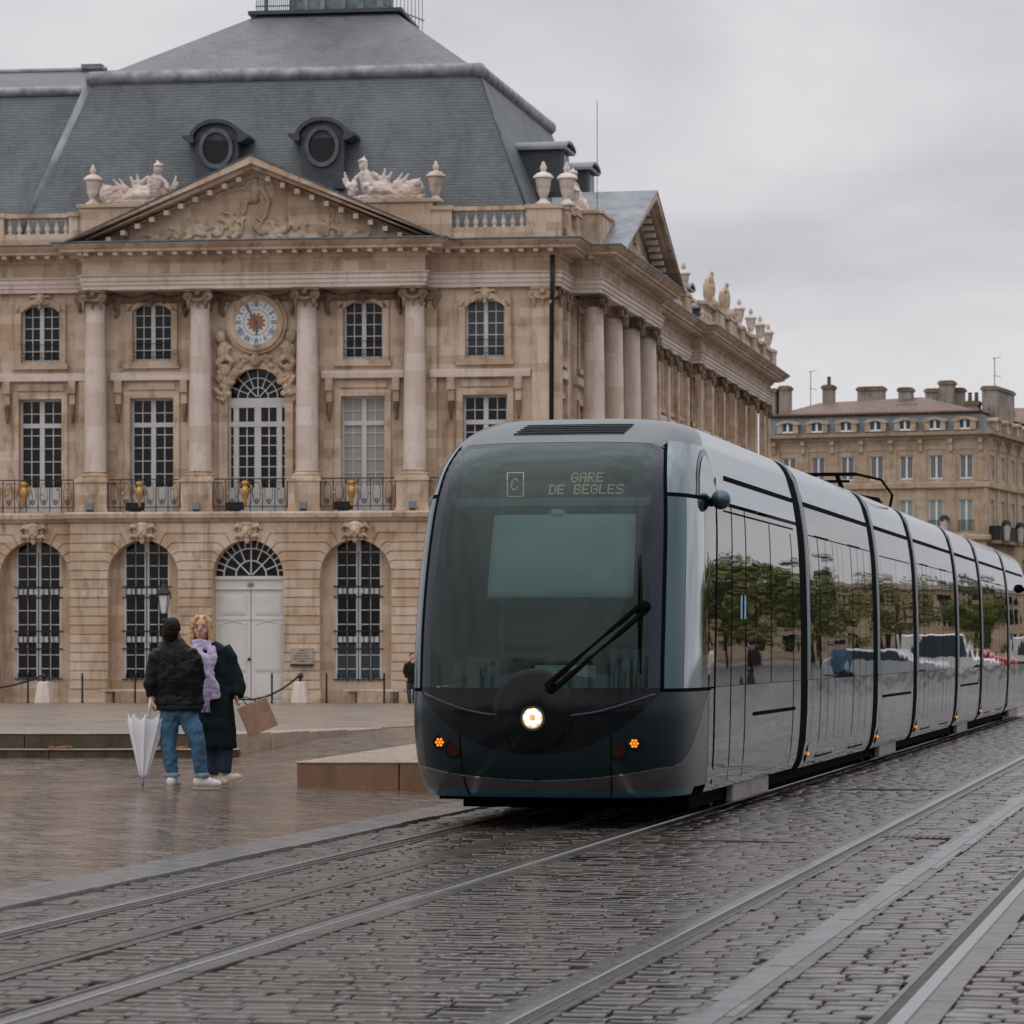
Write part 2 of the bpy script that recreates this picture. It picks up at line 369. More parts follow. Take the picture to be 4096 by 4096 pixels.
def zt(Y): return .41 - .0117 * (min(max(Y, 38), 117) - 40)
def sm(a, b, x): x = min(1, max(0, (x - a) / (b - a))); return x * x * (3 - 2 * x)
def plaza_z(X, Y):
    n, t = world_nt(X, Y); b = min(.12, max(0, .04 * (-1.65 - n))); k = sm(38.6, 45.2, Y)
    return b * (1 - k) + (zt(Y) - .008) * k * min(1, max(0, (-1.66 - n) / 1.4))
def pl_pt(u, v):
    n = -1.65 - 170 * u ** 3; t = -40 + 190 * v
    X = TX + n * cos(TH) + t * sin(TH); Y = TY - n * sin(TH) + t * cos(TH)
    return (n, t, plaza_z(X, Y))
mb = MB(); mb.grid(pl_pt, 60, 190)
tag(lane(mb.build('plaza', M['plaza'], smooth=True, fix=False)), kind='structure')
# raised terrace behind two steps
def terr(X, Y, dz=0): return (X, Y, zt(Y) + dz)
mb = MB(); E0 = [(-150, 40.0), (-3.42, 40.0), (-1.76, 44.9), (1.5, 60), (13.2, 112), (22, 150)]
for (xa, ya), (xb, yb) in zip(E0[1:], E0[2:]):
    N = 6
    for i in range(N):
        A = (xa + (xb - xa) * i / N, ya + (yb - ya) * i / N); B = (xa + (xb - xa) * (i + 1) / N, ya + (yb - ya) * (i + 1) / N)
        mb.quad(terr(-150, A[1]), terr(A[0] - .45, A[1]), terr(B[0] - .45, B[1]), terr(-150, B[1]))
tag(mb.build('terrace', M['terrace'], fix=False), kind='structure')
st = empty('steps', (-3.4, 40, 0)); tag(st, kind='structure')
def stw(x, y, z): return (x + 3.4, y - 40, z)
mb = MB(stw); rr = random.Random(3)
def stone_run(mb, x0, x1, y0, y1, z0, z1, lo=1.2, hi=1.9):
    x = x0
    while x < x1 - .05:
        w = min(rr.uniform(lo, hi), x1 - x); d = rr.uniform(-.006, .006)
        mb.box(x + .003, x + w - .003, y0 + d, y1, z0, z1 + rr.uniform(-.004, .004)); x += w
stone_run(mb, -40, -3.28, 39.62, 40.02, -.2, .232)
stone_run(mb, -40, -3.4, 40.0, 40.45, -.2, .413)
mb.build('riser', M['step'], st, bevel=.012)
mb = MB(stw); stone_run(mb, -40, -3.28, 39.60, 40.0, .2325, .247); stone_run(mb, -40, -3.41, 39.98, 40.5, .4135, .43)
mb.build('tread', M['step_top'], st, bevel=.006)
# slanting retaining stones that end in the ramp
mb = MB(stw); N = 4
for i in range(N):
    a, b = i / N + .004, (i + 1) / N - .004
    P = lambda k: (-3.42 + 1.66 * k, 40.0 + 4.9 * k)
    A, B = P(a), P(b); mb.flat([A, B, (B[0] - .45, B[1] + .12), (A[0] - .45, A[1] + .12)], -.2, .42 - .0115 * (A[1] - 40))
mb.build('retaining_wall', M['granite_top'], st, bevel=.012)
# kerb line of granite slabs between plaza and tracks
mb = MB(); t = -26
while t < 80:
    w = rr.uniform(.9, 1.25); mb.box(-1.655 + rr.uniform(-.006, .006), -1.215, t + .004, t + w - .004, -.1, .022 + rr.uniform(-.004, .004)); t += w
tag(lane(mb.build('kerb', M['kerb'], bevel=.008)), kind='structure')

# ------------------------------------------------------------------ rails
TRK = [('left', .08), ('right', 3.48)]
def strip(mb, n0, n1, z0, z1, t0=-24, t1=150, jog=0.0, rnd=None):
    if not jog: mb.box(n0, n1, t0, t1, z0, z1); return
    t = t0
    while t < t1:
        w = rnd.uniform(.25, .9); j = rnd.uniform(0, jog); j2 = rnd.uniform(0, jog); mb.box(n0 - j, n1 + j2, t, t + w, z0, z1 + rnd.uniform(-.001, .001)); t += w
def rail(n, side, label):
    r = empty('tram_rail'); lane(r); tag(r, label, 'rail', 'grooved tram rails in the cobbles')
    g = -side   # groove lies towards the inside of the track
    a = MB(); strip(a, n - .11, n + .13, -.05, .004, jog=.03, rnd=random.Random(int(n * 100))); a.build('bedding', M['concrete'], r)
    def seg(name, lo, hi, z0, z1, m, bev=0):
        lo, hi = sorted((n + g * lo, n + g * hi)); b = MB(); strip(b, lo, hi, z0, z1); return b.build(name, m, r, bevel=bev)
    seg('rail_head', -.03, .036, -.05, .016, M['steel'], .006); seg('groove', .0365, .085, -.05, .0065, M['steel_dark']); seg('guard_lip', .0855, .10, -.05, .010, M['concrete'])
    return r
rail(.08 - .75, -1, 'outer bright rail of the left track nearest the plaza kerb')
rail(.08 + .75, 1, 'bright rail that runs out from under the right half of the tram')
rail(3.48 - .75, -1, 'rail of the empty track on the side nearer the tram')
rail(3.48 + .75, 1, 'rail with wide dark groove in the bottom right corner of the photo')
def power(n, label, mat, seed, wavy):
    r = empty('power_strip'); lane(r); tag(r, label, 'power strip'); rnd = random.Random(seed)
    a = MB(); strip(a, n - .10, n + .10, -.05, .004, jog=.03, rnd=rnd); a.build('bedding', M['concrete'], r)
    a = MB(); t = -24
    while t < 120:
        a.box(n - .05, n + .05, t + .01, t + 2.6, -.05, .010); t += 2.62
    a.build('conductor', mat, r)
    if wavy:
        t = -24
        while t < 120:
            a = MB(); w = rnd.uniform(.4, 1.6)
            if rnd.random() < .5: a.box(n - .085 - rnd.uniform(0, .03), n - .052, t, t + w, -.05, .0075)
            else: a.box(n + .052, n + .085 + rnd.uniform(0, .03), t, t + w, -.05, .0075)
            t += w
            if a.v and t < 30: a.build('edge_strip', M['aps'], r)
power(.08, 'dull brown power strip midway between the rails in front of the tram', M['concrete'], 4, False)
power(3.48, 'pale grey power strip down the middle of the empty track', M['aps'], 9, True)
# drain slots and a grating
def grate(n, t, w, d, label, slots):
    g = empty('drain_grate'); lane(g); tag(g, label, 'drain')
    g.location = Vector((TX, TY, 0)) + Matrix.Rotation(LROT, 3, 'Z') @ Vector((n, t, 0))
    a = MB(); a.box(-w / 2, w / 2, -d / 2, d / 2, -.05, .006); a.build('frame', M['concrete'], g)
    a = MB()
    for i in range(slots):
        x = -w / 2 + w * (i + .5) / slots; a.box(x - w / slots * .3, x + w / slots * .3, -d / 2 + .02, d / 2 - .02, -.05, .009)
    a.build('slots', M['steel_dark'], g)
grate(1.75, -1.2, 1.05, .07, 'long thin drain slot in the cobbles in front of the tram corner', 1)
grate(2.0, 8.1, 1.3, .09, 'thin drain slot beside the middle of the tram', 1)
grate(3.05, -.35, .62, .28, 'slatted drain grating between rail and power strip of the empty track', 12)

# ------------------------------------------------------------------ granite block beside the tram
gb = empty('granite_block', (-1.2, 35, .08)); tag(gb, 'low pinkish granite block on the plaza beside the tram front', 'stone block')
def gw(x, y, z): return (x + 1.2, y - 35, z - .08)
mb = MB(gw); pts = [(-2.15, 33.0), (-1.13, 33.0), (-.85, 38.9), (-1.15, 39.1)]
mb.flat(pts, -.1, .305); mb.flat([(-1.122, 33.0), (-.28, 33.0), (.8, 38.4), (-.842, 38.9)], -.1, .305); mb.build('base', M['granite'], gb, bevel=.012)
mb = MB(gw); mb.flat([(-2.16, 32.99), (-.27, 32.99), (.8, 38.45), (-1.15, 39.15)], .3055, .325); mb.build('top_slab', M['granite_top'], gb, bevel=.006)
# ------------------------------------------------------------------ the palace with the clock
A7 = radians(7.5)
pal = empty('palace', (-8.93, 116.0, 0), -A7)
tag(pal, 'honey coloured stone palace with slate mansard roof, white columns and a clock under its pediment', 'palace')
FL = None
RU = (sin(radians(3.8)), cos(radians(3.8)))
def FR(u, d, z): return (10.33 + u * RU[0] - d * RU[1], 1.4 + u * RU[1] + d * RU[0], z)

def sweep(mb, path, prof):
    """profile of (out, z) carried along a plan path with mitred corners; outward is to the right of travel"""
    n = len(path); rings = []
    for i, (x, y) in enumerate(path):
        ds = []
        for a, b in ((i - 1, i), (i, i + 1)):
            if 0 <= a and b < n:
                dx, dy = path[b][0] - path[a][0], path[b][1] - path[a][1]; L = sqrt(dx * dx + dy * dy); ds.append((dy / L, -dx / L))
        if len(ds) == 1: mx, my = ds[0]
        else:
            sx, sy = ds[0][0] + ds[1][0], ds[0][1] + ds[1][1]; k = 2 / (sx * sx + sy * sy); mx, my = sx * k, sy * k
        rings.append([mb.p(x + mx * o, y + my * o, z) for o, z in prof])
    for a, b in zip(rings, rings[1:]):
        for k in range(len(prof)):
            j = (k + 1) % len(prof); mb.face((a[k], a[j], b[j], b[k]))
    mb.face(rings[0]); mb.face(rings[-1][::-1])
def rp(s, o): x, y, z = FR(s, -o, 0); return (x, y)

# --- ground floor
ZS, RA = 3.98, 1.27
ANG = [-5.4, 9, 21.3, 34.6, 48, 61.6, 76]; ZJ = [3.86, 4.18, 4.51, 4.83, 5.15, 5.47, 5.86]
def arc(c, r, a0, a1, n=6): return [(c + r * cos(radians(a0 + (a1 - a0) * i / n)), ZS + r * sin(radians(a0 + (a1 - a0) * i / n))) for i in range(n + 1)]
def ground_floor(mb, F, bays, u0, u1, d, r=RA):
    mb.F = F
    piers = []; prev = None
    for c in list(bays) + [None]:
        L = u0 if prev is None else prev + r; R = u1 if c is None else c - r
        piers.append((prev, c, L, R)); prev = c
    for cl, cr_, L, R in piers:
        mb.box(L, R, d + .05, d + .62, -.7, ZS)                         # core of the pier
        top = [(cl if cl is not None else u0, 5.87), (cr_ if cr_ is not None else u1, 5.87)]
        right = ([(cr_, ZS + r)] + [(cr_ - (x - cr_), z) for x, z in arc(cr_, r, 90, 0, 10)[1:]]) if cr_ is not None else [(u1, ZS)]
        left = [(x, z) for x, z in arc(cl, r, 0, 90, 10)[:-1]] + [(cl, ZS + r)] if cl is not None else [(u0, ZS)]
        mb.prism(top[::-1] + left[::-1] + right[::-1] if False else [top[0], top[1]] + right + left, d + .05, d + .62)
        z = 3.86
        while z > .3:                                                    # straight courses
            mb.box(L - .0, R + .0, d, d + .06, z - .322 + .02, z - .02); z -= .322
        mb.box(L - .03, R + .03, d - .03, d + .06, -.7, z - .03)
        for k in range(6):                                               # courses that bend into the arch
            pts = []
            def side(c, s, lo):
                a, zz = (ANG[k], ZJ[k] + .02) if lo else (ANG[k + 1], ZJ[k + 1] - .02)
                t = radians(a); e = .018 / r if lo else -.018 / r; t += e
                P = (c + s * r * cos(t), ZS + r * sin(t)); dz = max(zz - ZS, -.12); R_ = dz / sin(t) if abs(sin(t)) > .02 else r
                B = (c + s * max(R_ * cos(t), 0), zz) if abs(sin(t)) > .1 else (c + s * r * 1.02, zz)
                return [P, B]
            if cl is not None:
                lo, hi = side(cl, 1, True), side(cl, 1, False)
                mid = radians((ANG[k] + ANG[k + 1]) / 2); lmid = [(cl + r * cos(mid), ZS + r * sin(mid))]
            else: lo, hi, lmid = [(u0, ZJ[k] + .02)], [(u0, ZJ[k + 1] - .02)], []
            if cr_ is not None:
                rlo, rhi = side(cr_, -1, True), side(cr_, -1, False)
                mid = radians((ANG[k] + ANG[k + 1]) / 2); rmid = [(cr_ - r * cos(mid), ZS + r * sin(mid))]
            else: rlo, rhi, rmid = [(u1, ZJ[k] + .02)], [(u1, ZJ[k + 1] - .02)], []
            mb.prism(lo + rlo[::-1] + rmid + rhi + hi[::-1] + lmid, d, d + .06)
    for c in bays:                                                       # keystones
        a = radians(78); a2 = 5.86 - ZS
        mb.prism([(c - r * cos(a), ZS + r * sin(a)), (c + r * cos(a), ZS + r * sin(a)), (c + a2 / tan(a), 5.86), (c - a2 / tan(a), 5.86)], d - .06, d + .3)
def recess(mb, F, c, w, d, z0, r=RA):
    mb.F = F
    mb.box(c - r - .1, c - w / 2, d + .6, d + .85, -.7, 5.4); mb.box(c + w / 2, c + r + .1, d + .6, d + .85, -.7, 5.4); mb.box(c - w / 2, c + w / 2, d + .6, d + .85, -.7, z0)

LB = [-4.12, -.35, 3.49]
mb = MB(); ground_floor(mb, FL, LB, -6.75, 6.1, 0)
ground_floor(mb, FL, [-12.3, -8.2], -17, -6.75, .5); ground_floor(mb, FL, [8.1], 6.1, 10.33, .5)
for s0, s1, d in ((0, 2.2, 0), (2.2, 16.6, -1.0), (16.6, 32, 0), (32, 58, -.4)):
    mb.F = FR; mb.box(s0, s1, d, 2, -.7, 5.87)
for c, w, d in ((-4.12, 1.66, 0), (3.49, 1.66, 0), (-8.2, 1.66, .5), (-12.3, 1.66, .5), (8.1, 1.66, .5)): recess(mb, FL, c, w, d, .27)
mb.F = FL; mb.box(-17, 10.0, 2.1, 19, -.7, 15.7)
mb.F = FR; mb.box(1.2, 57.5, .45, 12, -.7, 15.7)
mb.build('ground_floor_wall', M['stone_rust'], pal, bevel=0)

# --- mullioned windows: frame bars, then panes as a sub-part
def window(F, c, w, z0, z1, d, cols, rows, mat='pane', name='window', fr=.075, mull=.17, mun=.032, transoms=(), panel=0, arch=None, paint='paint', half=None):
    """cols muntin columns per leaf; rows a list of muntin heights; arch = (spring, crown) of a curved head"""
    b = MB(F); L, R = c - w / 2, c + w / 2; ztop = z1
    b.box(L, L + fr, d, d + .1, z0, z1); b.box(R - fr, R, d, d + .1, z0, z1); b.box(L + fr, R - fr, d, d + .1, z0, z0 + fr * 1.3); b.box(L + fr, R - fr, d, d + .1, z1 - fr, z1)
    b.box(c - mull / 2, c + mull / 2, d - .02, d + .1, z0 + fr, z1 - fr)
    lw = (w - 2 * fr - mull) / 2
    for s in (0, 1):
        a = L + fr + s * (lw + mull)
        for k in range(1, cols): x = a + lw * k / cols; b.box(x - mun / 2, x + mun / 2, d + .02, d + .08, z0 + fr + panel, z1 - fr)
        for z in rows: b.box(a, a + lw, d + .021, d + .081, z - mun / 2, z + mun / 2)
        if panel: b.box(a, a + lw, d + .01, d + .085, z0 + fr, z0 + fr + panel)
    for z, h in transoms: b.box(L + fr, R - fr, d - .035, d + .1, z - h / 2, z + h / 2)
    ob = b.build(name, M[paint], pal)
    g = MB(F); g.box(L + .01, R - .01, d + .06, d + .075, z0 + .01, z1 - .01); g.build('pane', M[mat], ob)
    return ob
def grille(ob, F, c, w, d, zs, z0, z1):
    b = MB(F)
    for z in zs: b.box(c - w / 2 - .06, c + w / 2 + .06, d - .02, d + .02, z - .018, z + .018)
    for k in range(9):
        x = c - w / 2 + w * (k + .5) / 9
        b.box(x - .013, x + .013, d - .03, d - .005, z0, z0 + .28)
        for z in (1.75, 3.45): b.box(x - .013, x + .013, d - .03, d - .005, z - .2, z + .2)
    for x in (c, c - w / 4, c + w / 4): b.box(x - .013, x + .013, d - .03, d - .005, z0, z1 - .25)
    b.build('grille', M['iron'], ob)
for c, d, mt in ((-12.3, .5, 'pane'), (-8.2, .5, 'pane'), (-4.12, 0, 'pane'), (3.49, 0, 'pane'), (8.1, .5, 'pane')):
    rows = [.7 + .01, 1.2, 2.28, 2.78, 3.9, 4.36, 4.82]
    ob = window(FL, c, 1.66, .27, 5.32, d + .62, 2, rows, mt, transoms=((1.75, .2), (3.45, .2)))
    grille(ob, FL, c, 1.66, d + .57, (.34, 1.42, 2.05, 3.25, 3.62), .27, 5.1)
    if c == 3.49:
        g = MB(FL); g.box(c - .76, c + .76, d + .67, d + .678, .34, 1.6); g.build('blind', M['pane_blue'], ob)

# --- the great door under the middle arch
b = MB(); c = -.35
b.box(c - 1.27, c + 1.27, .5, .62, 3.52, 3.98); b.box(c - 1.27, c + 1.27, .42, .5, 3.86, 3.98); b.box(c - 1.27, c + 1.27, .46, .5, 3.5, 3.56)
dr = b.build('door', M['door'], pal, bevel=.01)
for s in (-1, 1):
    b = MB(); x0, x1 = sorted((c + s * .012, c + s * 1.27)); b.box(x0, x1, .53, .62, -.55, 3.5)
    for za, zb in ((-.35, .45), (.62, 2.35), (2.62, 3.32)):
        e = .14; b.box(x0 + e, x1 - e, .505, .53, za, zb); b.box(x0 + e + .07, x1 - e - .07, .49, .505, za + .07, zb - .07)
    b.box(x0 + .02, x1 - .02, .5, .53, 2.43, 2.52)
    pts = [(x0 + .2 + (x1 - x0 - .4) * i / 10, 2.28 + .12 * sin(pi * i / 10)) for i in range(11)]
    b.tube([(x, .495, z) for x, z in pts], .025, 6)
    b.build('door_leaf', M['door'], dr, bevel=.008)
b = MB(); b.ell((c - .05, .44, 1.05), (.06, .05, .06)); b.build('knob', M['iron'], dr, smooth=True)
b = MB(); b.ell((c, .43, 3.7), (.11, .05, .08)); b.build('emblem', M['lead'], dr, smooth=True)
def fan(b, c, z, r, d, rings, rays, th=.045):
    for q in rings:
        P = [(c + q * cos(pi * i / 20), z + q * sin(pi * i / 20)) for i in range(21)]
        for (xa, za), (xb, zb) in zip(P, P[1:]):
            ca = (xa - c) / q, (za - z) / q; cb = (xb - c) / q, (zb - z) / q
            b.prism([(xa - ca[0] * th / 2, za - ca[1] * th / 2), (xb - cb[0] * th / 2, zb - cb[1] * th / 2), (xb + cb[0] * th / 2, zb + cb[1] * th / 2), (xa + ca[0] * th / 2, za + ca[1] * th / 2)], d, d + .06)
    for a, q0 in rays:
        t = radians(a); dx, dz = cos(t), sin(t); nx, nz = -dz * th / 2, dx * th / 2
        b.prism([(c + dx * q0 + nx, z + dz * q0 + nz), (c + dx * r + nx, z + dz * r + nz), (c + dx * r - nx, z + dz * r - nz), (c + dx * q0 - nx, z + dz * q0 - nz)], d + .003, d + .063)
b = MB(); fan(b, c, ZS, 1.4, .55, (.55, .98), [(a, .06) for a in (45, 90, 135)] + [(a, .55) for a in (22.5, 67.5, 112.5, 157.5)] + [(a, .98) for a in (11, 34, 56, 79, 101, 124, 146, 169)])
fw = b.build('fanlight', M['door'], pal)
g = MB(); g.box(c - 1.4, c + 1.4, .62, .63, 3.9, 5.4); g.build('pane', M['pane'], fw)

# --- string course and balcony floor
PATH0 = [(-17, .5), (-6.75, .5), (-6.75, 0), (6.1, 0), (6.1, .5), (10.33, .5), rp(0, .02)] + [rp(2.2, .02), rp(2.2, 1.0), rp(16.6, 1.0), rp(16.6, .02), rp(32, .02), rp(32, .42), rp(58, .42)]
PATH0[5] = (10.35, .5); PATH0.pop(6)
b = MB(); sweep(b, PATH0, [(-1.0, 5.875), (.03, 5.875), (.10, 5.95), (.10, 5.99), (.2, 6.02), (.22, 6.17), (.14, 6.24), (-1.0, 6.24)])
b.build('string_course', M['stone'], pal)

# --- upper walls
def holes_wall(mb, F, u0, u1, z0, z1, holes, d, dep):
    mb.F = F; us = sorted({u0, u1, *[h[0] for h in holes], *[h[1] for h in holes]})
    for a, bb in zip(us, us[1:]):
        hs = sorted([(h[2], h[3]) for h in holes if h[0] <= a + 1e-6 and h[1] >= bb - 1e-6]); z = z0
        for lo, hi in hs + [(z1, z1)]:
            if lo > z + 1e-6: mb.quad((a, d, z), (bb, d, z), (bb, d, lo), (a, d, lo))
            z = max(z, hi)
    for h in holes:
        a, bb, lo, hi = h
        mb.quad((a, d, lo), (a, d, hi), (a, d + dep, hi), (a, d + dep, lo)); mb.quad((bb, d, lo), (bb, d + dep, lo), (bb, d + dep, hi), (bb, d, hi))
        mb.quad((a, d, hi), (bb, d, hi), (bb, d + dep, hi), (a, d + dep, hi)); mb.quad((a, d, lo), (a, d + dep, lo), (bb, d + dep, lo), (bb, d, lo))
def curve(c, w, zs, zc, n=12):
    """curved head from (c - w/2, zs) over the crown zc"""
    h = zc - zs; R = (w * w / 4 + h * h) / (2 * h); a = math.asin(min(1, w / 2 / R))
    if h >= w / 2 - 1e-3: return [(c - w / 2 * cos(pi * i / n), zs + h * sin(pi * i / n)) for i in range(n + 1)]
    return [(c + R * sin(-a + 2 * a * i / n), zc - R + R * cos(-a + 2 * a * i / n)) for i in range(n + 1)]
def infill(mb, F, c, w, zs, zc, d, dep):
    mb.F = F; P = curve(c, w, zs, zc, 12)
    mb.prism([(c - w / 2, zc)] + P[:7][::1] , d, d + dep); mb.prism(P[6:] + [(c + w / 2, zc)], d, d + dep)
DW = 1.4
LBAY = [(-12.35, 0), (-8.22, 0), (-4.13, 0), (3.51, 1), (7.87, 0)]
hl = []
for c, q in LBAY: hl += [(c - .79, c + .79, 6.27, 10.36), (c - .71, c + .71, 11.68, 13.74)]
CA = -.33
hl.append((CA - 1.04, CA + 1.04, 6.27, 11.38))
b = MB(); holes_wall(b, FL, -17, 10.33, 6.2, 14.2, hl, DW, .32)
for c, q in LBAY: infill(b, FL, c, 1.42, 13.45, 13.74, DW - .002, .3)
infill(b, FL, CA, 2.08, 10.34, 11.38, DW - .002, .3)
RBAY = [1.15] + [5.3, 9.45, 13.5] + [18.6, 21.3, 24.0, 26.7, 29.5] + [34.1, 38.1, 42.1, 46.1, 50.1, 54.1]
hr = []
for c in RBAY: hr += [(c - .68, c + .68, 6.27, 10.3), (c - .62, c + .62, 11.68, 13.7)]
holes_wall(b, FR, 0, 58, 6.2, 14.2, hr, 0, .3)
b.F = FR; b.box(57.99, 58.0, .01, 12, -.7, 15.6)
b.build('upper_wall', M['stone'], pal)

# surrounds of the windows
def surround(c, w, z0, z1, d, F, curved=None, sw=.22, pr=.08, sill=None):
    b = MB(F)
    if sill: b.box(c - sill, c + sill, d - .14, d + .05, z0 - .18, z0 - .001)
    b.box(c - w / 2 - sw, c - w / 2 - .002, d - pr, d + .05, z0, z1); b.box(c + w / 2 + .002, c + w / 2 + sw, d - pr, d + .05, z0, z1)
    if curved is None: b.box(c - w / 2 - sw, c + w / 2 + sw, d - pr, d + .05, z1, z1 + sw)
    else:
        P = curve(c, w, curved, z1, 10); Q = curve(c, w + 2 * sw, curved, z1 + sw, 10)
        for (a1, a2), (b1, b2) in zip(zip(P, P[1:]), zip(Q, Q[1:])): b.prism([a1, a2, b2, b1], d - pr, d + .05)
    b.build('window_surround', M['stone'], pal)
for c, q in LBAY:
    surround(c, 1.58, 6.3, 10.36, DW, FL); surround(c, 1.42, 11.6, 13.74, DW, FL, 13.45, sill=1.02)
    b = MB(); b.box(c - .85, c + .85, DW - .05, DW + .05, 10.66, 10.9); b.build('lintel_panel', M['stone'], pal)
    for s in (-1, 1):                                        # scrolled consoles and their drops
        b = MB(); x = c + s * 1.2; b.box(x - .13, x + .13, DW - .26, DW, 10.55, 10.98); b.box(x - .1, x + .1, DW - .17, DW, 10.15, 10.5499); o = b.build('console', M['stone'], pal)
        b = MB()
        for i in range(5): b.ell((x, DW - .1, 10.06 - .12 * i), (.13 - .018 * i, .1, .09), 7, 5)
        b.organic('drop', M['stone_dark'], o, .03, 1, .01, .08)
surround(CA, 2.08, 6.3, 11.38, DW, FL, 10.34, .3, .12)
for c in RBAY:
    surround(c, 1.36, 6.3, 10.3, 0, FR, None, .2); surround(c, 1.24, 11.6, 13.7, 0, FR, None, .2, sill=.95)
# pale band between the two upper storeys
for F, d, L in ((FL, DW, ((-17, -6.5), (-5.62, -2.68), (2.02, 5.0), (5.92, 9.5))), (FR, 0, ((.75, 1.65), (3.6, 6.9), (8.0, 11.0), (12.0, 15.0), (17.5, 32), (32.1, 58)))):
    for a, e in L: b = MB(F); b.box(a, e, d - (.2 if e < 32.05 else .6), d + .02, 10.98, 11.26); b.build('storey_band', M['stone_pale'], pal, bevel=.02)

# windows of the two upper storeys
for c, q in LBAY:
    window(FL, c, 1.58, 6.28, 10.36, DW + .24, 2, [7.2 + .467 * k for k in range(1, 5)] + [9.85], 'pane_curtain' if q else 'pane', transoms=((9.42, .16),), panel=.85)
    ob = window(FL, c, 1.42, 11.68, 13.74, DW + .22, 2, [11.68 + .41 * k for k in (1, 2, 3, 4)], 'pane_blue' if c > 7 else 'pane', mull=.15)
    g = MB()
    for z in (11.85, 12.02, 12.32): g.box(c - .73, c + .73, DW + .1, DW + .125, z - .012, z + .012)
    for k in range(7): g.box(c - .6 + .2 * k - .008, c - .6 + .2 * k + .008, DW + .105, DW + .12, 11.7, 12.02)
    g.build('guard_rail', M['iron'], ob)
for c in RBAY:
    window(FR, c, 1.36, 6.28, 10.3, .2, 2, [7.2 + .467 * k for k in range(1, 5)] + [9.85], 'pane', transoms=((9.42, .16),), panel=.85)
    window(FR, c, 1.24, 11.68, 13.7, .2, 2, [11.68 + .41 * k for k in (1, 2, 3, 4)], 'pane')
# tall arched window in the middle
d = DW + .22; b = MB(); L, R = CA - 1.04, CA + 1.04
b.box(L, L + .06, d, d + .1, 6.28, 11.3); b.box(R - .06, R, d, d + .1, 6.28, 11.3)
b.box(L, R, d - .03, d + .1, 10.0, 10.34); b.box(L, R, d - .04, d + .1, 9.32, 9.5); b.box(L, R, d - .01, d + .1, 6.28, 7.15)
for x, w in ((CA, .24), (CA - .78, .19), (CA + .78, .19)): b.box(x - w / 2, x + w / 2, d - .02, d + .1, 7.15, 10.0)
for x in (CA - .40, CA + .40): b.box(x - .02, x + .02, d + .02, d + .08, 7.15, 10.0)
for z in (7.52, 7.9, 8.28, 8.66, 9.0): b.box(L, R, d + .021, d + .081, z - .017, z + .017)
fan(b, CA, 10.34, 1.1, d, (.38, .72), [(45, .06), (90, .06), (135, .06)] + [(a, .38) for a in (22.5, 67.5, 112.5, 157.5)] , .035)
aw = b.build('arched_window', M['paint'], pal)
g = MB(); g.box(L, R, d + .09, d + .1, 6.3, 11.38); g.build('pane', M['pane'], aw)

# --- pedestals, columns and pilasters
COLS = [-6.06, -2.25, 1.60, 5.45]; RCOLS = [3.2, 7.4, 11.5, 15.6]
def capital(b, x, y, pil=False, w=.48, yb=None):
    b.box(x - w - .02, x + w + .02, y - w, y + w, 14.04, 14.14)
    for s in (-1, 1):
        for yy in (y - w + .04, y + w - .16):
            n = 10; P = [(x + s * .36 + .17 * cos(2 * pi * k / n), 13.88 + .17 * sin(2 * pi * k / n)) for k in range(n)]
            b.prism(P, yy, yy + .12); b.ell((x + s * .36, yy, 13.88), (.06, .04, .06), 6, 4)
        b.tube([(x + s * .33, y - w + .02, 13.74), (x + s * .3, y - w + .03, 13.6), (x + s * .33, y - w + .04, 13.42)], [.07, .09, .04], 6)
    b.tube([(x - .3, y - w + .05, 13.8), (x - .12, y - w, 13.74), (x, y - w - .02, 13.72), (x + .12, y - w, 13.74), (x + .3, y - w + .05, 13.8)], .07, 6)
    b.ell((x, y - w, 13.96), (.11, .08, .09), 6, 5); b.tube([(x, y - w + .02, 13.7), (x, y - w + .05, 13.45)], [.08, .04], 6)
    b.box(x - .36, x + .36, y - .36, y + .36, 13.7, 14.04)
def column(F, x, y):
    b = MB(F); b.lathe(x, y, [(.40, 7.72), (.395, 9.0), (.385, 10.5), (.365, 12), (.335, 13.5), (.36, 13.52), (.36, 13.58), (.335, 13.6), (.335, 13.75)], 28)
    c = b.build('column', M['stone_pale'], pal, smooth=35)
    b = MB(F); b.box(x - .52, x + .52, y - .52, y + .52, 7.42, 7.52); b.lathe(x, y, [(.5, 7.52), (.53, 7.56), (.5, 7.61), (.43, 7.63), (.43, 7.67), (.46, 7.69), (.41, 7.73)], 24)
    b.build('base', M['stone'], c, smooth=35)
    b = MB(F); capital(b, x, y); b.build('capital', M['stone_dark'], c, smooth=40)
for x in COLS: column(FL, x, .85)
for x in RCOLS: column(FR, x, -.85)
for F, xs, y0, y1 in ((FL, COLS, .24, 1.42), (FR, RCOLS, -1.0 - .45, .02)):
    for x in xs:
        b = MB(F)
        b.box(x - .565, x + .565, y0, y1, 6.24, 7.3); b.box(x - .61, x + .61, y0 - .05, y1, 7.3, 7.42); b.box(x - .6, x + .6, y0 - .03, y1, 6.24, 6.36)
        b.build('pedestal', M['stone'], pal, bevel=.015)
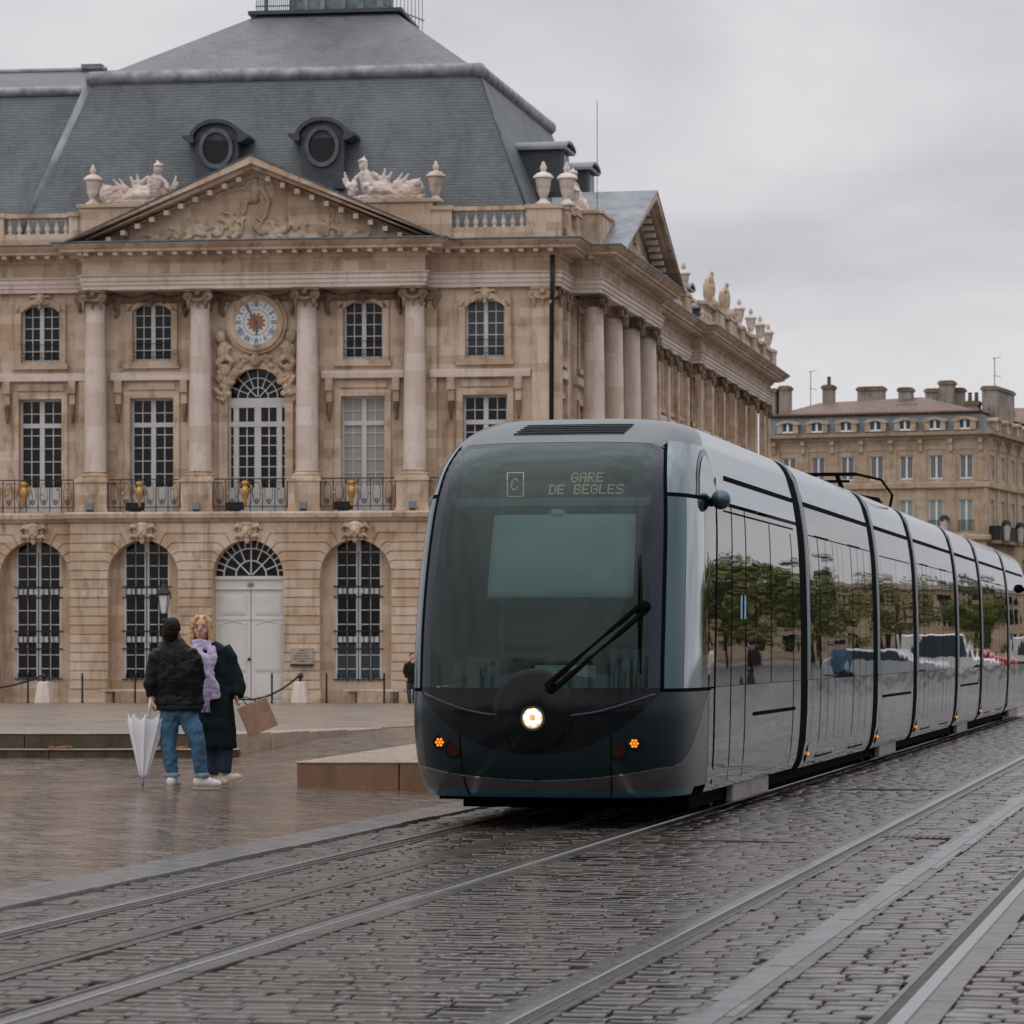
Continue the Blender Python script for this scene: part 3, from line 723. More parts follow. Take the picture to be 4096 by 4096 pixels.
# flat pilasters behind the columns, at the corner and along the quay side
def pilaster(F, x, d, w=.36, pr=.16, cap=True):
    b = MB(F); b.box(x - w, x + w, d - pr, d + .02, 6.26, 13.72); b.box(x - w - .06, x + w + .06, d - pr - .06, d + .02, 6.26, 7.3)
    p = b.build('pilaster', M['stone'], pal)
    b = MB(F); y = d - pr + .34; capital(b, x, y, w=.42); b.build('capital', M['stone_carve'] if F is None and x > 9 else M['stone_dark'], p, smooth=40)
for x in COLS: pilaster(FL, x + (.0 if abs(x) < 3 else (.35 if x > 0 else -.35)), DW)
pilaster(FL, 9.93, DW, .38)
for x in (.42, 2.0): pilaster(FR, x, 0, .3)
for x in (17.1, 19.95, 22.65, 25.35, 28.1, 31.0, 32.6, 36.1, 40.1, 44.1, 48.1, 52.1, 55.8, 57.6): pilaster(FR, x, -.4 if x > 32 else 0, .34, .26)
# down pipe at the corner
b = MB(); b.tube([(10.30, 1.02, 15.2), (10.30, 1.02, 13.9), (10.26, 1.2, 13.6), (10.22, 1.28, 6.3)], .085, 8); b.build('downpipe', M['iron'], pal, smooth=True)

# --- entablature carried all the way round
PATH1 = [(-17, 1.2), (-6.45, 1.2), (-6.45, .5), (5.88, .5), (5.88, 1.2), (10.53, 1.2), rp(2.25, .2), rp(2.25, 1.25), rp(16.6, 1.25), rp(16.6, .2), rp(32, .2), rp(32, .65), rp(58.3, .65), rp(58.3, -8)]
b = MB(); sweep(b, PATH1, [(-.9, 14.14), (0, 14.14), (0, 14.29), (.04, 14.295), (.04, 14.44), (.08, 14.445), (.08, 14.58), (.15, 14.63), (.15, 14.66), (0, 14.67), (-.9, 14.67)])
b.build('architrave', M['stone_pale'], pal)
b = MB(); sweep(b, PATH1, [(-.9, 14.671), (-.005, 14.671), (-.005, 15.17), (-.9, 15.17)]); b.build('frieze', M['stone'], pal)
b = MB(); sweep(b, PATH1, [(-.9, 15.171), (.04, 15.171), (.10, 15.24), (.14, 15.26), (.14, 15.43), (.66, 15.431), (.66, 15.53), (.72, 15.55), (.86, 15.66), (.88, 15.70), (-.9, 15.74)])
b.m = 1
for (xa, ya), (xb, yb) in zip(PATH1, PATH1[1:]):
    L = sqrt((xb - xa) ** 2 + (yb - ya) ** 2); ux, uy = (xb - xa) / L, (yb - ya) / L; ox, oy = uy, -ux; n = max(1, round(L / .53))
    for k in range(n):
        q = (k + .5) * L / n
        b.F = lambda s, o, z, xa=xa, ya=ya, ux=ux, uy=uy, ox=ox, oy=oy, q=q: (xa + ux * (q + s) + ox * o, ya + uy * (q + s) + oy * o, z)
        b.box(-.085, .085, .1, .57, 15.31, 15.45)
b.F = None; cn = b.build('cornice', [M['stone'], M['stone_pale']], pal)
b = MB(); sweep(b, PATH1, [(.3, 15.742), (.905, 15.702), (.915, 15.735), (.9, 15.775), (-.2, 15.79)]); b.build('gutter', M['zinc'], cn)

# --- pediments
def pediment(F, c, hw, d, name_front, rise=2.95, z0=15.72):
    sl = rise / hw; R = lambda x, off: z0 + rise - abs(x - c) * sl + off
    b = MB(F)
    for s in (-1, 1):
        P = lambda x, o: (c + s * x, z0 + (hw - x) * sl + o)
        b.prism([P(0, 0), P(hw + .05, -.05), P(hw - .35, -.05), P(0, -.26)], d - .92, d + .8)
        b.prism([P(0, -.2), P(hw - .3, -.2), P(hw - .62, -.2), P(0, -.42)], d - .7, d + .8)
        b.prism([P(0, -.42), P(hw - .6, -.3), P(hw - 1.1, -.3), P(0, -.62)], d - .15, d + .8)
    n = int(hw / .5); b.m = 1
    for s in (-1, 1):
        for k in range(1, n):
            x = c + s * k * hw / n; z = R(x, -.62); b.box(x - .085, x + .085, d - .55, d - .1, z, z + .17)
    p = b.build('pediment', [M['stone'], M['stone_pale']], pal)
    b = MB(F); b.prism([(c - hw + .7, z0 - .02), (c + hw - .7, z0 - .02), (c, z0 + rise - .35)], d + .02, d + .8); b.build('tympanum', M['stone'], p)
    b = MB(F)
    for s in (-1, 1):
        P = lambda x, o: (c + s * x, z0 + (hw - x) * sl + o)
        b.prism([P(0, .005), P(hw + .08, -.05), P(hw + .08, .02), P(0, .07)], d - .95, d + 4.5)
    b.build('lead_cover', M['lead_light'] if F else M['zinc'], p)
    return p
pl = pediment(FL, -.15, 6.78, .5, 'front'); pr_ = pediment(FR, 9.45, 7.1, -1.25, 'side')
def figure(b, x, z, h, lean=0.0, d=0.0, sit=False, face=1):
    """small carved figure, h tall; limbs are fused later"""
    k = h / 1.75; X = lambda a, c: (x + a * k + lean * c * k, d, z + c * k)
    b.ell(X(0, 1.6), (.13 * k, .13 * k, .16 * k), 8, 6); b.ell(X(0, 1.15), (.22 * k, .16 * k, .33 * k), 8, 6)
    b.ell(X(0, .85), (.2 * k, .17 * k, .2 * k), 8, 6)
    b.tube([X(-.17, 1.35), X(-.4, 1.2), X(-.55 * face, 1.45)], [.08 * k, .07 * k, .05 * k], 6); b.tube([X(.17, 1.35), X(.38, 1.1), X(.5, .85)], [.08 * k, .07 * k, .05 * k], 6)
    if sit:
        for s in (-.08, .1): b.tube([X(s, .8), X(s + .42 * face, .72), X(s + .46 * face, .3), X(s + .58 * face, .22)], [.13 * k, .11 * k, .08 * k, .06 * k], 6)
    else:
        for s in (-.1, .12): b.tube([X(s, .85), X(s * 1.5, .45), X(s * 1.7, 0)], [.13 * k, .1 * k, .07 * k], 6)
def relief(F, c, d, seed):
    rnd = random.Random(seed); b = MB(F); z = 15.78
    figure(b, c - .1, z + .75, 1.55, .05, d, True, -1); b.tube([(c - .4, d, z + 1.9), (c - 1.2, d, z + 1.75), (c - 1.7, d, z + 1.45)], [.1, .06, .04], 6)
    b.tube([(c + .2, d, z + 1.9), (c + .45, d, z + 1.4), (c + .3, d, z + .8)], [.1, .12, .1], 6)
    for x, h, le, st, fc in ((-1.1, 1.0, .3, True, -1), (1.6, .95, -.35, True, 1), (2.45, .9, .2, False, 1), (-2.5, .7, .6, True, -1), (3.3, .62, -.6, True, 1), (.7, .8, -.2, False, -1)):
        figure(b, c + x, z + .08, h, le, d, st, fc)
    for i in range(46):
        x = rnd.uniform(-3.9, 3.9); zz = z + rnd.uniform(.05, max(.12, (1 - abs(x) / 4.6) * 1.0)); r = rnd.uniform(.1, .26)
        b.ell((c + x, d + .02, zz), (r * rnd.uniform(.8, 1.8), .11, r * .7), 8, 5, rnd.uniform(-1, 1))
    for i in range(16):
        x = rnd.uniform(-3.6, 3.6); zz = z + rnd.uniform(.05, max(.1, (1 - abs(x) / 4.4) * 1.2)); a = rnd.uniform(0, pi)
        b.tube([(c + x, d - .02, zz), (c + x + .28 * cos(a), d - .08, zz + .22 * sin(a)), (c + x + .55 * cos(a + .5), d, zz + .3 * sin(a))], [.07, .06, .03], 6)
    return b
relief(FL, -.15, .5, 3).organic('relief_carving', M['stone_carve'], pl, .034, 1, .016, .08)
relief(FR, 9.45, -1.27, 8).organic('relief_carving', M['stone_carve'], pr_, .05, 1, .016, .1)

# --- attic: blocks, balustrades, urns and trophies
ZB, ZT = 15.79, 16.95
def balustrade(F, u0, u1, d, posts):
    b = MB(F); b.box(u0, u1, d - .18, d + .25, ZB - .1, 16.16); b.box(u0, u1, d - .2, d + .27, 16.8, ZT); b.box(u0, u1, d - .15, d + .22, 16.16, 16.22)
    for a, e in posts: b.box(a, e, d - .24, d + .3, ZB - .1, ZT + .02); b.box(a - .05, e + .05, d - .29, d + .35, ZT - .12, ZT + .025)
    o = b.build('balustrade', M['stone'], pal)
    edges = sorted([u0, u1] + [x for p in posts for x in p])
    for a, e in zip(edges, edges[1:]):
        if any(abs(a - p[0]) < 1e-4 and abs(e - p[1]) < 1e-4 for p in posts) or e - a < .5: continue
        n = max(2, int((e - a) / .32)); bb = MB(F)
        for k in range(n):
            x = a + (e - a) * (k + .5) / n
            bb.lathe(x, d + .03, [(.085, 16.22), (.085, 16.26), (.05, 16.29), (.105, 16.38), (.1, 16.44), (.05, 16.6), (.045, 16.7), (.08, 16.73), (.08, 16.8)], 8)
        bb.build('baluster_row', M['stone_pale'], o, smooth=45)
balustrade(FL, -17, -6.7, 1.15, [(-13.2, -12.5), (-9.95, -9.45), (-7.05, -6.7)])
balustrade(FL, 6.05, 10.6, 1.15, [(6.05, 6.75), (9.38, 10.62)])
balustrade(FR, 0, 2.6, -.25, [(0, .6), (1.7, 2.6)]); balustrade(FR, 16.9, 31.9, -.25, [(17.0, 18), (20.6, 21.4), (24.6, 25.4), (28.9, 30.2)]); balustrade(FR, 32.1, 58.3, -.7, [(35.2, 38.0), (39.8, 42.4), (44.5, 45.5), (49.0, 50), (52.8, 53.8), (57, 58.3)])
for a, e in ((-6.7, -1.6), (1.9, 6.05)): b = MB(); b.box(a, e, .95, 1.9, ZB - .1, 17.12); b.box(a - .07, e + .07, .88, 1.97, 17.121, 17.26); b.build('attic_block', M['stone'], pal, bevel=.02)
b = MB(FR); b.box(2.6, 5.2, -1.2, .9, ZB - .1, 17.0); b.box(2.52, 5.28, -1.28, .98, 17.001, 17.14); b.build('attic_block', M['stone'], pal, bevel=.02)
def urn(F, u, d, z, k=1.0):
    b = MB(F); h = 1.46 * k
    b.lathe(u, d, [(r * k * .92, z + q * h) for r, q in ((.3, 0), (.3, .04), (.17, .1), (.12, .16), (.15, .18), (.24, .34), (.235, .38), (.25, .39), (.29, .58), (.3, .6), (.38, .62), (.36, .66), (.26, .72), (.1, .76), (.09, .79), (.13, .84), (.12, .88), (.07, .93), (.075, .96), (.02, 1))], 14)
    b.build('urn', M['stone_white'], pal, smooth=50)
urn(FL, -6.28, 1.35, 17.26); urn(FL, 6.12, 1.35, 17.16); urn(FL, 9.95, 1.25, ZT + .03, 1.05); urn(FL, 10.75, 1.55, ZT + .03, 1.05); urn(FR, 2.1, -.2, ZT - .1, 1.0)
for s, o in ((29.5, .25), (45, .7), (49.5, .7), (53.3, .7), (57.5, .6)): urn(FR, s, -o, ZT + .02, .95)
def trophy(F, c, d, z, s, seed):
    rnd = random.Random(seed); b = MB(F); X = lambda a, q, y=0: (c + s * a * 1.06, d + y, z + q)
    b.ell(X(.2, .35), (.75, .3, .35), 10, 6, .25 * s); b.ell(X(-.6, .3), (.55, .28, .3), 10, 6); b.ell(X(.0, .12), (1.3, .3, .16), 10, 6)
    b.ell(X(.65, .72), (.28, .25, .42), 10, 7, -.25 * s); b.ell(X(.78, 1.27), (.17, .17, .2), 9, 7); b.ell(X(.8, 1.42), (.19, .19, .09), 8, 5); b.tube([X(.8, 1.42), X(.78, 1.56), X(.72, 1.62)], [.07, .05, .02], 6)
    b.tube([X(.6, .42), X(.05, .6), X(-.45, .22), X(-.75, .16)], [.2, .17, .12, .08], 8); b.tube([X(.55, .35, -.15), X(0, .34, -.2), X(-.6, .14, -.15)], [.19, .15, .08], 8)
    b.tube([X(.82, 1.0), X(1.12, .72), X(1.0, .35)], [.11, .09, .07], 7); b.tube([X(.5, 1.0), X(.18, .78), X(-.1, .85)], [.11, .09, .06], 7)
    b.ell(X(1.15, .42), (.14, .2, .4), 10, 6, .3 * s); b.ell(X(-.95, .42), (.34, .25, .36), 10, 6, .4 * s); b.ell(X(-.35, .5), (.2, .22, .25), 8, 6)
    for a, q, a2, q2 in ((0, .5, -.18, 1.05), (.1, .5, .05, 1.15), (-.4, .4, -.75, .95), (-.7, .3, -1.15, .8), (1.2, .4, 1.42, 1.05), (-.2, .3, -.55, .98), (1.1, .3, 1.5, .82)):
        b.tube([X(a, q), X((a + a2) / 2 + .04, (q + q2) / 2), X(a2, q2)], [.12, .09, .035], 6)
    for i in range(26): b.ell(X(rnd.uniform(-1.2, 1.25), rnd.uniform(.08, .62), rnd.uniform(-.2, .2)), (rnd.uniform(.08, .2), .12, rnd.uniform(.06, .16)), 7, 5, rnd.uniform(-1, 1))
    b.organic('trophy_sculpture', M['stone_white'], pal, .026, 1, .022, .09)
trophy(FL, -4.75, 1.4, 17.24, 1, 2); trophy(FL, 4.35, 1.4, 17.24, -1, 5)
def statue(F, u, d, z, h, seed, hat=False):
    b = MB(F); figure(b, u, z + .2, h * .92, .08, d, True, 1); b.ell((u, d, z + .25), (.5, .42, .3), 10, 6); b.ell((u + .05, d + .1, z + h * .55), (.34, .3, h * .38), 10, 7)
    b.tube([(u - .3, d, z + .3), (u - .5, d, z + .8), (u - .62, d, z + h * .72)], [.16, .1, .04], 6)
    if hat: b.ell((u + .1, d - .05, z + h * 1.0), (.3, .42, .1), 10, 5, .3)
    b.organic('statue', M['stone_carve'], pal, .05, 3, .03, .2)
trophy(FR, 3.9, -.1, 17.14, -1, 9); statue(FR, 36.5, -.5, ZT, 1.75, 2); statue(FR, 41.1, -.6, ZT, 1.7, 3)

# --- roofs
MANS = [(-9.1, 1.95, 16.3), (9.5, 1.95, 16.3), (10.6, 19.6, 16.3), (-9.1, 19.6, 16.3)]
ROLL = [(-7.0, 4.1, 22.25), (7.25, 4.1, 22.25), (8.2, 17.6, 22.25), (-7.0, 17.6, 22.25)]
TOP = [(-1.95, 9.2, 25.42), (3.35, 9.2, 25.42), (3.6, 12.8, 25.42), (-1.95, 12.8, 25.42)]
b = MB()
for i in range(4): j = (i + 1) % 4; b.quad(MANS[i], MANS[j], ROLL[j], ROLL[i])
b.quad(*MANS[::-1])
rf = b.build('roof', M['slate'], pal)
b = MB()
for i in range(4): j = (i + 1) % 4; b.quad(ROLL[i], ROLL[j], TOP[j], TOP[i])
b.quad(*TOP); b.build('upper_slope', M['slate_up'], rf)
b = MB(); P = [(x, y, z + .02) for x, y, z in ROLL]; b.tube([P[3], P[0], P[1], P[2]], .27, 12)
for q in P: b.ell(q, (.28, .28, .28), 12, 8)
b.build('lead_roll', M['lead'], rf, smooth=True)
a, e = Vector(MANS[1]), Vector(ROLL[1]); b = MB(); b.tube([a, e], .05, 6); b.build('lead_hip', M['zinc'], rf, smooth=True); b = MB()
a, e = Vector(MANS[0]), Vector(ROLL[0]); b.tube([a + Vector((-.02, .05, .0)), e + Vector((-.02, .05, 0))], .2, 8, .35)
b.build('lead_hip', M['lead_light'], rf, smooth=True)
b = MB(); b.box(-2.25, 3.65, 8.9, 13.1, 25.42, 25.56); b.build('platform', M['dark_lead'], rf)
b = MB(); b.box(-.62, 2.75, 9.35, 12.2, 25.56, 30); lt = b.build('lantern', M['weather_wood'], pal)
b = MB()
for x in (-.62, -.1, .55, 1.35, 2.05, 2.75): b.box(x - .09, x + .09, 9.24, 9.36, 25.56, 30)
b.build('post', M['lead'], lt)
b = MB()
for i in range(18): x = -1.95 + i * .075 * 1.0; b.box(x - .013, x + .013, 9.02, 9.05, 25.5, 27.2)
for z in (25.75, 26.9): b.tube([(-1.98, 9.04, z), (-.6, 9.04, z)], .025, 6)
b.tube([(-1.55, 9.04, 27.2), (-.62, 9.04, 26.2)], .025, 6); b.box(-1.62, -1.5, 9.0, 9.08, 25.5, 27)
b.build('railing', M['teal_iron'], pal); b = MB()
for i in range(11): x = 2.95 + i * .09; b.tube([(x, 9.4 + i * .32, 24.7 + max(0, .8 - i * .11)), (x, 9.4 + i * .32, 27)], .014, 5)
for z in (25.75, 26.9): b.tube([(2.9, 9.3, z), (3.9, 12.7, z)], .025, 6)
b.build('railing', M['teal_iron'], pal)
# lower roof over the left wing
b = MB(); q = [(-26, 2.25, 16.3), (-7.6, 2.25, 16.3), (-7.6, 4.6, 21.9), (-26, 4.6, 21.9)]; b.quad(*q)
b.quad((-26, 4.6, 21.9), (-5, 4.6, 21.9), (-5.2, 9.0, 23.45), (-26, 9.0, 23.45)); b.quad((-26, 9, 23.45), (-5.2, 9, 23.45), (-5.2, 16, 21), (-26, 16, 21)); b.quad((-7.6, 2.25, 16.3), (-5, 4.6, 21.9), (-5.2, 9, 23.45), (-5.2, 16, 21))
r2 = b.build('wing_roof', M['slate'], pal)
b = MB(); b.tube([(-26, 4.6, 21.92), (-7.2, 4.6, 21.92)], .2, 10); b.tube([(-26, 9, 23.48), (-7.75, 9, 23.48)], .11, 8); b.box(-8.7, -7.9, 8.8, 9.2, 23.5, 23.68); b.build('lead_roll', M['lead'], r2, smooth=50)
b = MB(FR); b.quad((15, .9, 15.8), (58, .9, 15.8), (58, 3.6, 18.2), (15, 3.6, 18.2)); b.quad((15, 3.6, 18.2), (58, 3.6, 18.2), (58, 9, 19), (15, 9, 19)); b.quad((58, .9, 15.8), (58, 9, 15.8), (58, 9, 19), (58, 3.6, 18.2))
b.build('wing_roof', M['slate'], pal)
# round eyed dormers on the front, boxy ones on the quay side
def oculus(c, z):
    b = MB(); f = 2.25
    b.box(c - .78, c + .78, f + .05, 4.4, z - 1.5, z + .35)
    n = 12; P = [(c + .8 * cos(pi * k / n), z + .3 + .62 * sin(pi * k / n)) for k in range(n + 1)]; b.prism(P, f + .02, 4.6)
    o = b.build('dormer', M['dark_lead'], pal)
    b = MB(); n = 14; P = [(c + .98 * cos(pi * k / n), z + .32 + .72 * sin(pi * k / n)) for k in range(n + 1)]; Q = [(c + .84 * cos(pi * k / n), z + .32 + .58 * sin(pi * k / n)) for k in range(n + 1)]
    for i in range(n): b.prism([P[i], P[i + 1], Q[i + 1], Q[i]], f - .2, 4.7)
    for s in (-1, 1): b.prism([(c + s * .8, z + .46), (c + s * 1.2, z + .46), (c + s * 1.22, z + .36), (c + s * .95, z + .2), (c + s * .8, z + .2)][::s], f - .22, 3.6)
    b.build('hood', M['dark_lead'], o)
    b = MB(); n = 24
    for i in range(n):
        t0, t1 = 2 * pi * i / n, 2 * pi * (i + 1) / n; R = lambda t, k: (c + .62 * k * cos(t), z + .74 * k * sin(t))
        b.prism([R(t0, .78), R(t1, .78), R(t1, 1), R(t0, 1)], f - .1, f + .1)
    b.build('frame', M['zinc'], o, smooth=30)
    b = MB(); b.prism([(c + .5 * cos(2 * pi * i / n), z + .6 * sin(2 * pi * i / n)) for i in range(n)], f + .03, f + .06); b.build('pane', M['pane'], o)
oculus(-1.98, 19.35); oculus(1.88, 19.35)
def side_dormer(s, z, dd, k=1.0):
    b = MB(FR); b.box(s - .75 * k, s + .75 * k, dd, dd + 1.9, z - 1.9 * k, z - .25)
    o = b.build('dormer', M['dark_lead'], pal)
    b = MB(FR); n = 8
    for i in range(n):
        P = lambda t, r: (s + .98 * k * cos(pi * t / n), z - .28 + r * sin(pi * t / n))
        b.prism([P(i, .3), P(i + 1, .3), P(i + 1, .2), P(i, .2)], dd - .25, dd + 2.2)
    b.box(s - .98 * k, s + .98 * k, dd - .2, dd + 2.1, z - .36, z - .26); b.build('hood', M['lead_light'], o)
    b = MB(FR); b.box(s - .5 * k, s + .5 * k, dd - .06, dd, z - 1.6 * k, z - .5); b.build('window', M['lead_light'], o)
side_dormer(5.3, 20.0, .6); side_dormer(11.3, 20.1, .7)
for s in (25, 31.5, 38.8, 47.3, 53.5): side_dormer(s, 18.45, .9, .8)
b = MB(); b.tube([(11.35, 6.0, 17), (11.35, 6.0, 21.4)], .012, 5); b.build('lightning_rod', M['iron'], pal)

# --- clock over the middle window
ZC = 13.0
b = MB(); n = 40
ring = lambda r, t: (CA + .02 + r * cos(t), ZC + r * 1.02 * sin(t))
for i in range(n):
    t0, t1 = 2 * pi * i / n, 2 * pi * (i + 1) / n
    b.prism([ring(.78, t0), ring(.78, t1), ring(.98, t1), ring(.98, t0)], DW - .26, DW + .02); b.prism([ring(.98, t0), ring(.98, t1), ring(1.1, t1), ring(1.1, t0)], DW - .16, DW + .02)
ck = b.build('clock', M['stone'], pal, smooth=30)
k = NT('enamel_dial'); k.set(Base_Color=(.60, .62, .64, 1), Roughness=.3); M['dial'] = k.m
M['dial_blue'] = simple('dial_blue', (.05, .10, .17), .5, 0, .1); M['dial_orange'] = simple('dial_orange', (.30, .12, .05), .5, 0, .2, 30); M['dial_line'] = simple('dial_brown', (.28, .17, .13), .5, 0, .1)
b = MB(); b.prism([ring(.79, 2 * pi * i / n) for i in range(n)], DW - .18, DW); b.build('dial', M['dial'], ck)
b = MB()
def stroke(x, z, ang, L, w, yo=0.0):
    ca, sa = cos(ang), sin(ang); h = L / 2
    b.prism([(x - ca * h + sa * w / 2, z - sa * h - ca * w / 2), (x + ca * h + sa * w / 2, z + sa * h - ca * w / 2), (x + ca * h - sa * w / 2, z + sa * h + ca * w / 2), (x - ca * h - sa * w / 2, z - sa * h + ca * w / 2)], DW - .192 - yo, DW - .175)
ROM = ['XII', 'I', 'II', 'III', 'IIII', 'V', 'VI', 'VII', 'VIII', 'IX', 'X', 'XI']
for h in range(12):
    t = pi / 2 - h * pi / 6; cx, cz = CA + .02 + .645 * cos(t), ZC + .655 * sin(t); tx, tz = sin(t), -cos(t)
    wd = {'I': .05, 'V': .09, 'X': .09}; tot = sum(wd[c] for c in ROM[h]); pos = -tot / 2
    for q, ch in enumerate(ROM[h]):
        o = pos + wd[ch] / 2; pos += wd[ch]; x, z = cx + tx * o, cz + tz * o; yo = .0007 * q
        if ch == 'I': stroke(x, z, t, .2, .024, yo)
        elif ch == 'V': stroke(x + tx * -.02, z + tz * -.02, t + .2, .2, .026, yo); stroke(x + tx * .02, z + tz * .02, t - .2, .2, .016, yo + .0003)
        else: stroke(x, z, t + .38, .21, .026, yo); stroke(x, z, t - .38, .21, .016, yo + .0003)
    t2 = t - pi / 12; stroke(CA + .02 + .63 * cos(t2), ZC + .64 * sin(t2), t2, .05, .04)
b.build('numerals', M['dial_blue'], ck)
b = MB()
for rr_ in (.44, ):
    for i in range(n): b.prism([ring(rr_, 2 * pi * i / n), ring(rr_, 2 * pi * (i + 1) / n), ring(rr_ + .02, 2 * pi * (i + 1) / n), ring(rr_ + .02, 2 * pi * i / n)], DW - .19, DW - .176)
b.build('dial_ring', M['dial_line'], ck)
b = MB(); P = []
for i in range(48): r = .34 if i % 4 in (1, 2) else (.25 if i % 4 == 0 else .25); P.append(ring(r, 2 * pi * i / 48))
b.prism(P, DW - .2, DW - .178); b.build('sunburst', M['dial_orange'], ck)
b = MB(); stroke(CA + .02 - .17, ZC + .29, pi / 2 + radians(32), .72, .05, .03); stroke(CA + .03, ZC - .22, pi / 2 + .04, .44, .055, .025); b.ell((CA + .02, DW - .22, ZC), (.06, .03, .06)); b.build('hand', M['dial_blue'], ck)
# carved children and garlands round the clock, masks, swags
b = MB()
for s in (-1, 1):
    x = CA + s * 1.28; y = DW - .12
    b.ell((x, y - .05, ZC - .5), (.2, .18, .22), 10, 7); b.ell((x - s * .1, y, ZC - .98), (.24, .18, .34), 10, 7, .3 * s)
    b.tube([(x, y, ZC - .85), (x + s * .12, y - .05, ZC - 1.02), (x + s * .05, y - .1, ZC - .92)], [.1, .08, .06], 7); b.tube([(x - s * .15, y, ZC - .8), (x - s * .42, y - .05, ZC - .9)], [.1, .06], 7)
    b.tube([(x - s * .1, y, ZC - 1.2), (x + s * .1, y - .08, ZC - 1.45), (x - s * .05, y, ZC - 1.72)], [.15, .12, .07], 7); b.tube([(x - s * .2, y, ZC - 1.2), (x - s * .45, y - .06, ZC - 1.4), (x - s * .3, y, ZC - 1.6)], [.14, .11, .07], 7)
    rnd = random.Random(5 + s)
    for i in range(26):
        q = rnd.uniform(0, 1); b.ell((CA + s * (1.0 + .35 * rnd.random() + .1 * q), y + rnd.uniform(-.05, .06), ZC - 1.5 - 1.25 * q), (rnd.uniform(.08, .2), .1, rnd.uniform(.06, .14)), 7, 5, rnd.uniform(-1.5, 1.5))
    for i in range(6): b.ell((CA + s * (.25 + .15 * i), y, ZC - 1.28 - .05 * i - .04 * i * i), (.13, .1, .1), 7, 5, -.5 * s)
b.ell((CA, DW - .15, ZC - 1.35), (.22, .14, .24), 8, 6); b.ell((CA, DW - .2, ZC - 1.3), (.1, .1, .1), 8, 6); 
for s in (-1, 1): b.tube([(CA + s * .1, DW - .14, ZC - 1.4), (CA + s * .35, DW - .14, ZC - 1.2), (CA + s * .6, DW - .14, ZC - 1.25)], [.08, .1, .05], 6)
b.organic('clock_carving', M['stone_carve'], pal, .026, 1, .02, .08)
rnd = random.Random(17)
for x0, x1 in ((-5.5, -2.8), (-1.7, 1.05), (2.15, 4.9)):
    b = MB(); x = x0
    while x < x1:
        f = (x - x0) / (x1 - x0); z = 13.98 - .12 * abs(sin(2 * pi * f)); b.ell((x, DW - .08, z), (rnd.uniform(.12, .2), .13, rnd.uniform(.1, .16)), 7, 5, rnd.uniform(-1, 1)); x += .15
    for xx in (x0 + .1, x1 - .1):
        for i in range(8): b.ell((xx + rnd.uniform(-.06, .06), DW - .07, 13.95 - .09 * i), (.16 - .014 * i, .1, .1), 7, 5)
    b.organic('garland', M['stone_dark'], pal, .035, 1, .03, .1)  # dark colour carries the entablature's shade as well as soot
def mask(F, c, d, z, k=1.0, mat='stone_carve'):
    b = MB(F); b.ell((c, d, z), (.2 * k, .18 * k, .27 * k), 10, 8); b.ell((c, d - .15 * k, z - .03), (.045 * k, .07 * k, .08 * k), 7, 5); b.ell((c, d + .02, z + .22 * k), (.26 * k, .15 * k, .14 * k), 9, 6)
    for s in (-1, 1):
        b.ell((c + s * .08 * k, d - .13 * k, z + .07 * k), (.05 * k, .05 * k, .03 * k), 6, 4); b.ell((c + s * .1 * k, d - .1 * k, z - .1 * k), (.07 * k, .08 * k, .07 * k), 6, 5)
        b.tube([(c + s * .2 * k, d + .04, z + .15 * k), (c + s * .42 * k, d + .02, z + .2 * k), (c + s * .55 * k, d + .05, z + .05 * k)], [.1 * k, .09 * k, .03 * k], 7)
        b.tube([(c + s * .15 * k, d + .04, z - .2 * k), (c + s * .38 * k, d + .02, z - .15 * k), (c + s * .5 * k, d + .05, z - .28 * k)], [.09 * k, .08 * k, .03 * k], 7)
    b.ell((c, d - .1 * k, z - .2 * k), (.08 * k, .06 * k, .05 * k), 7, 5); b.ell((c, d, z - .34 * k), (.1 * k, .1 * k, .14 * k), 7, 5)
    b.organic('mask_carving', M[mat], pal, .024, 1, .012, .06)
for c, d in ((-8.2, .5), (-4.12, 0), (-.35, 0), (3.49, 0), (8.1, .5)): mask(FL, c, d - .12, 5.55, .95)
for c in (-8.22, 7.87): mask(FL, c, DW - .1, 13.9, .75)
for c in (-4.13, 3.51): mask(FL, c, DW - .1, 13.88, .6, 'stone_dark')
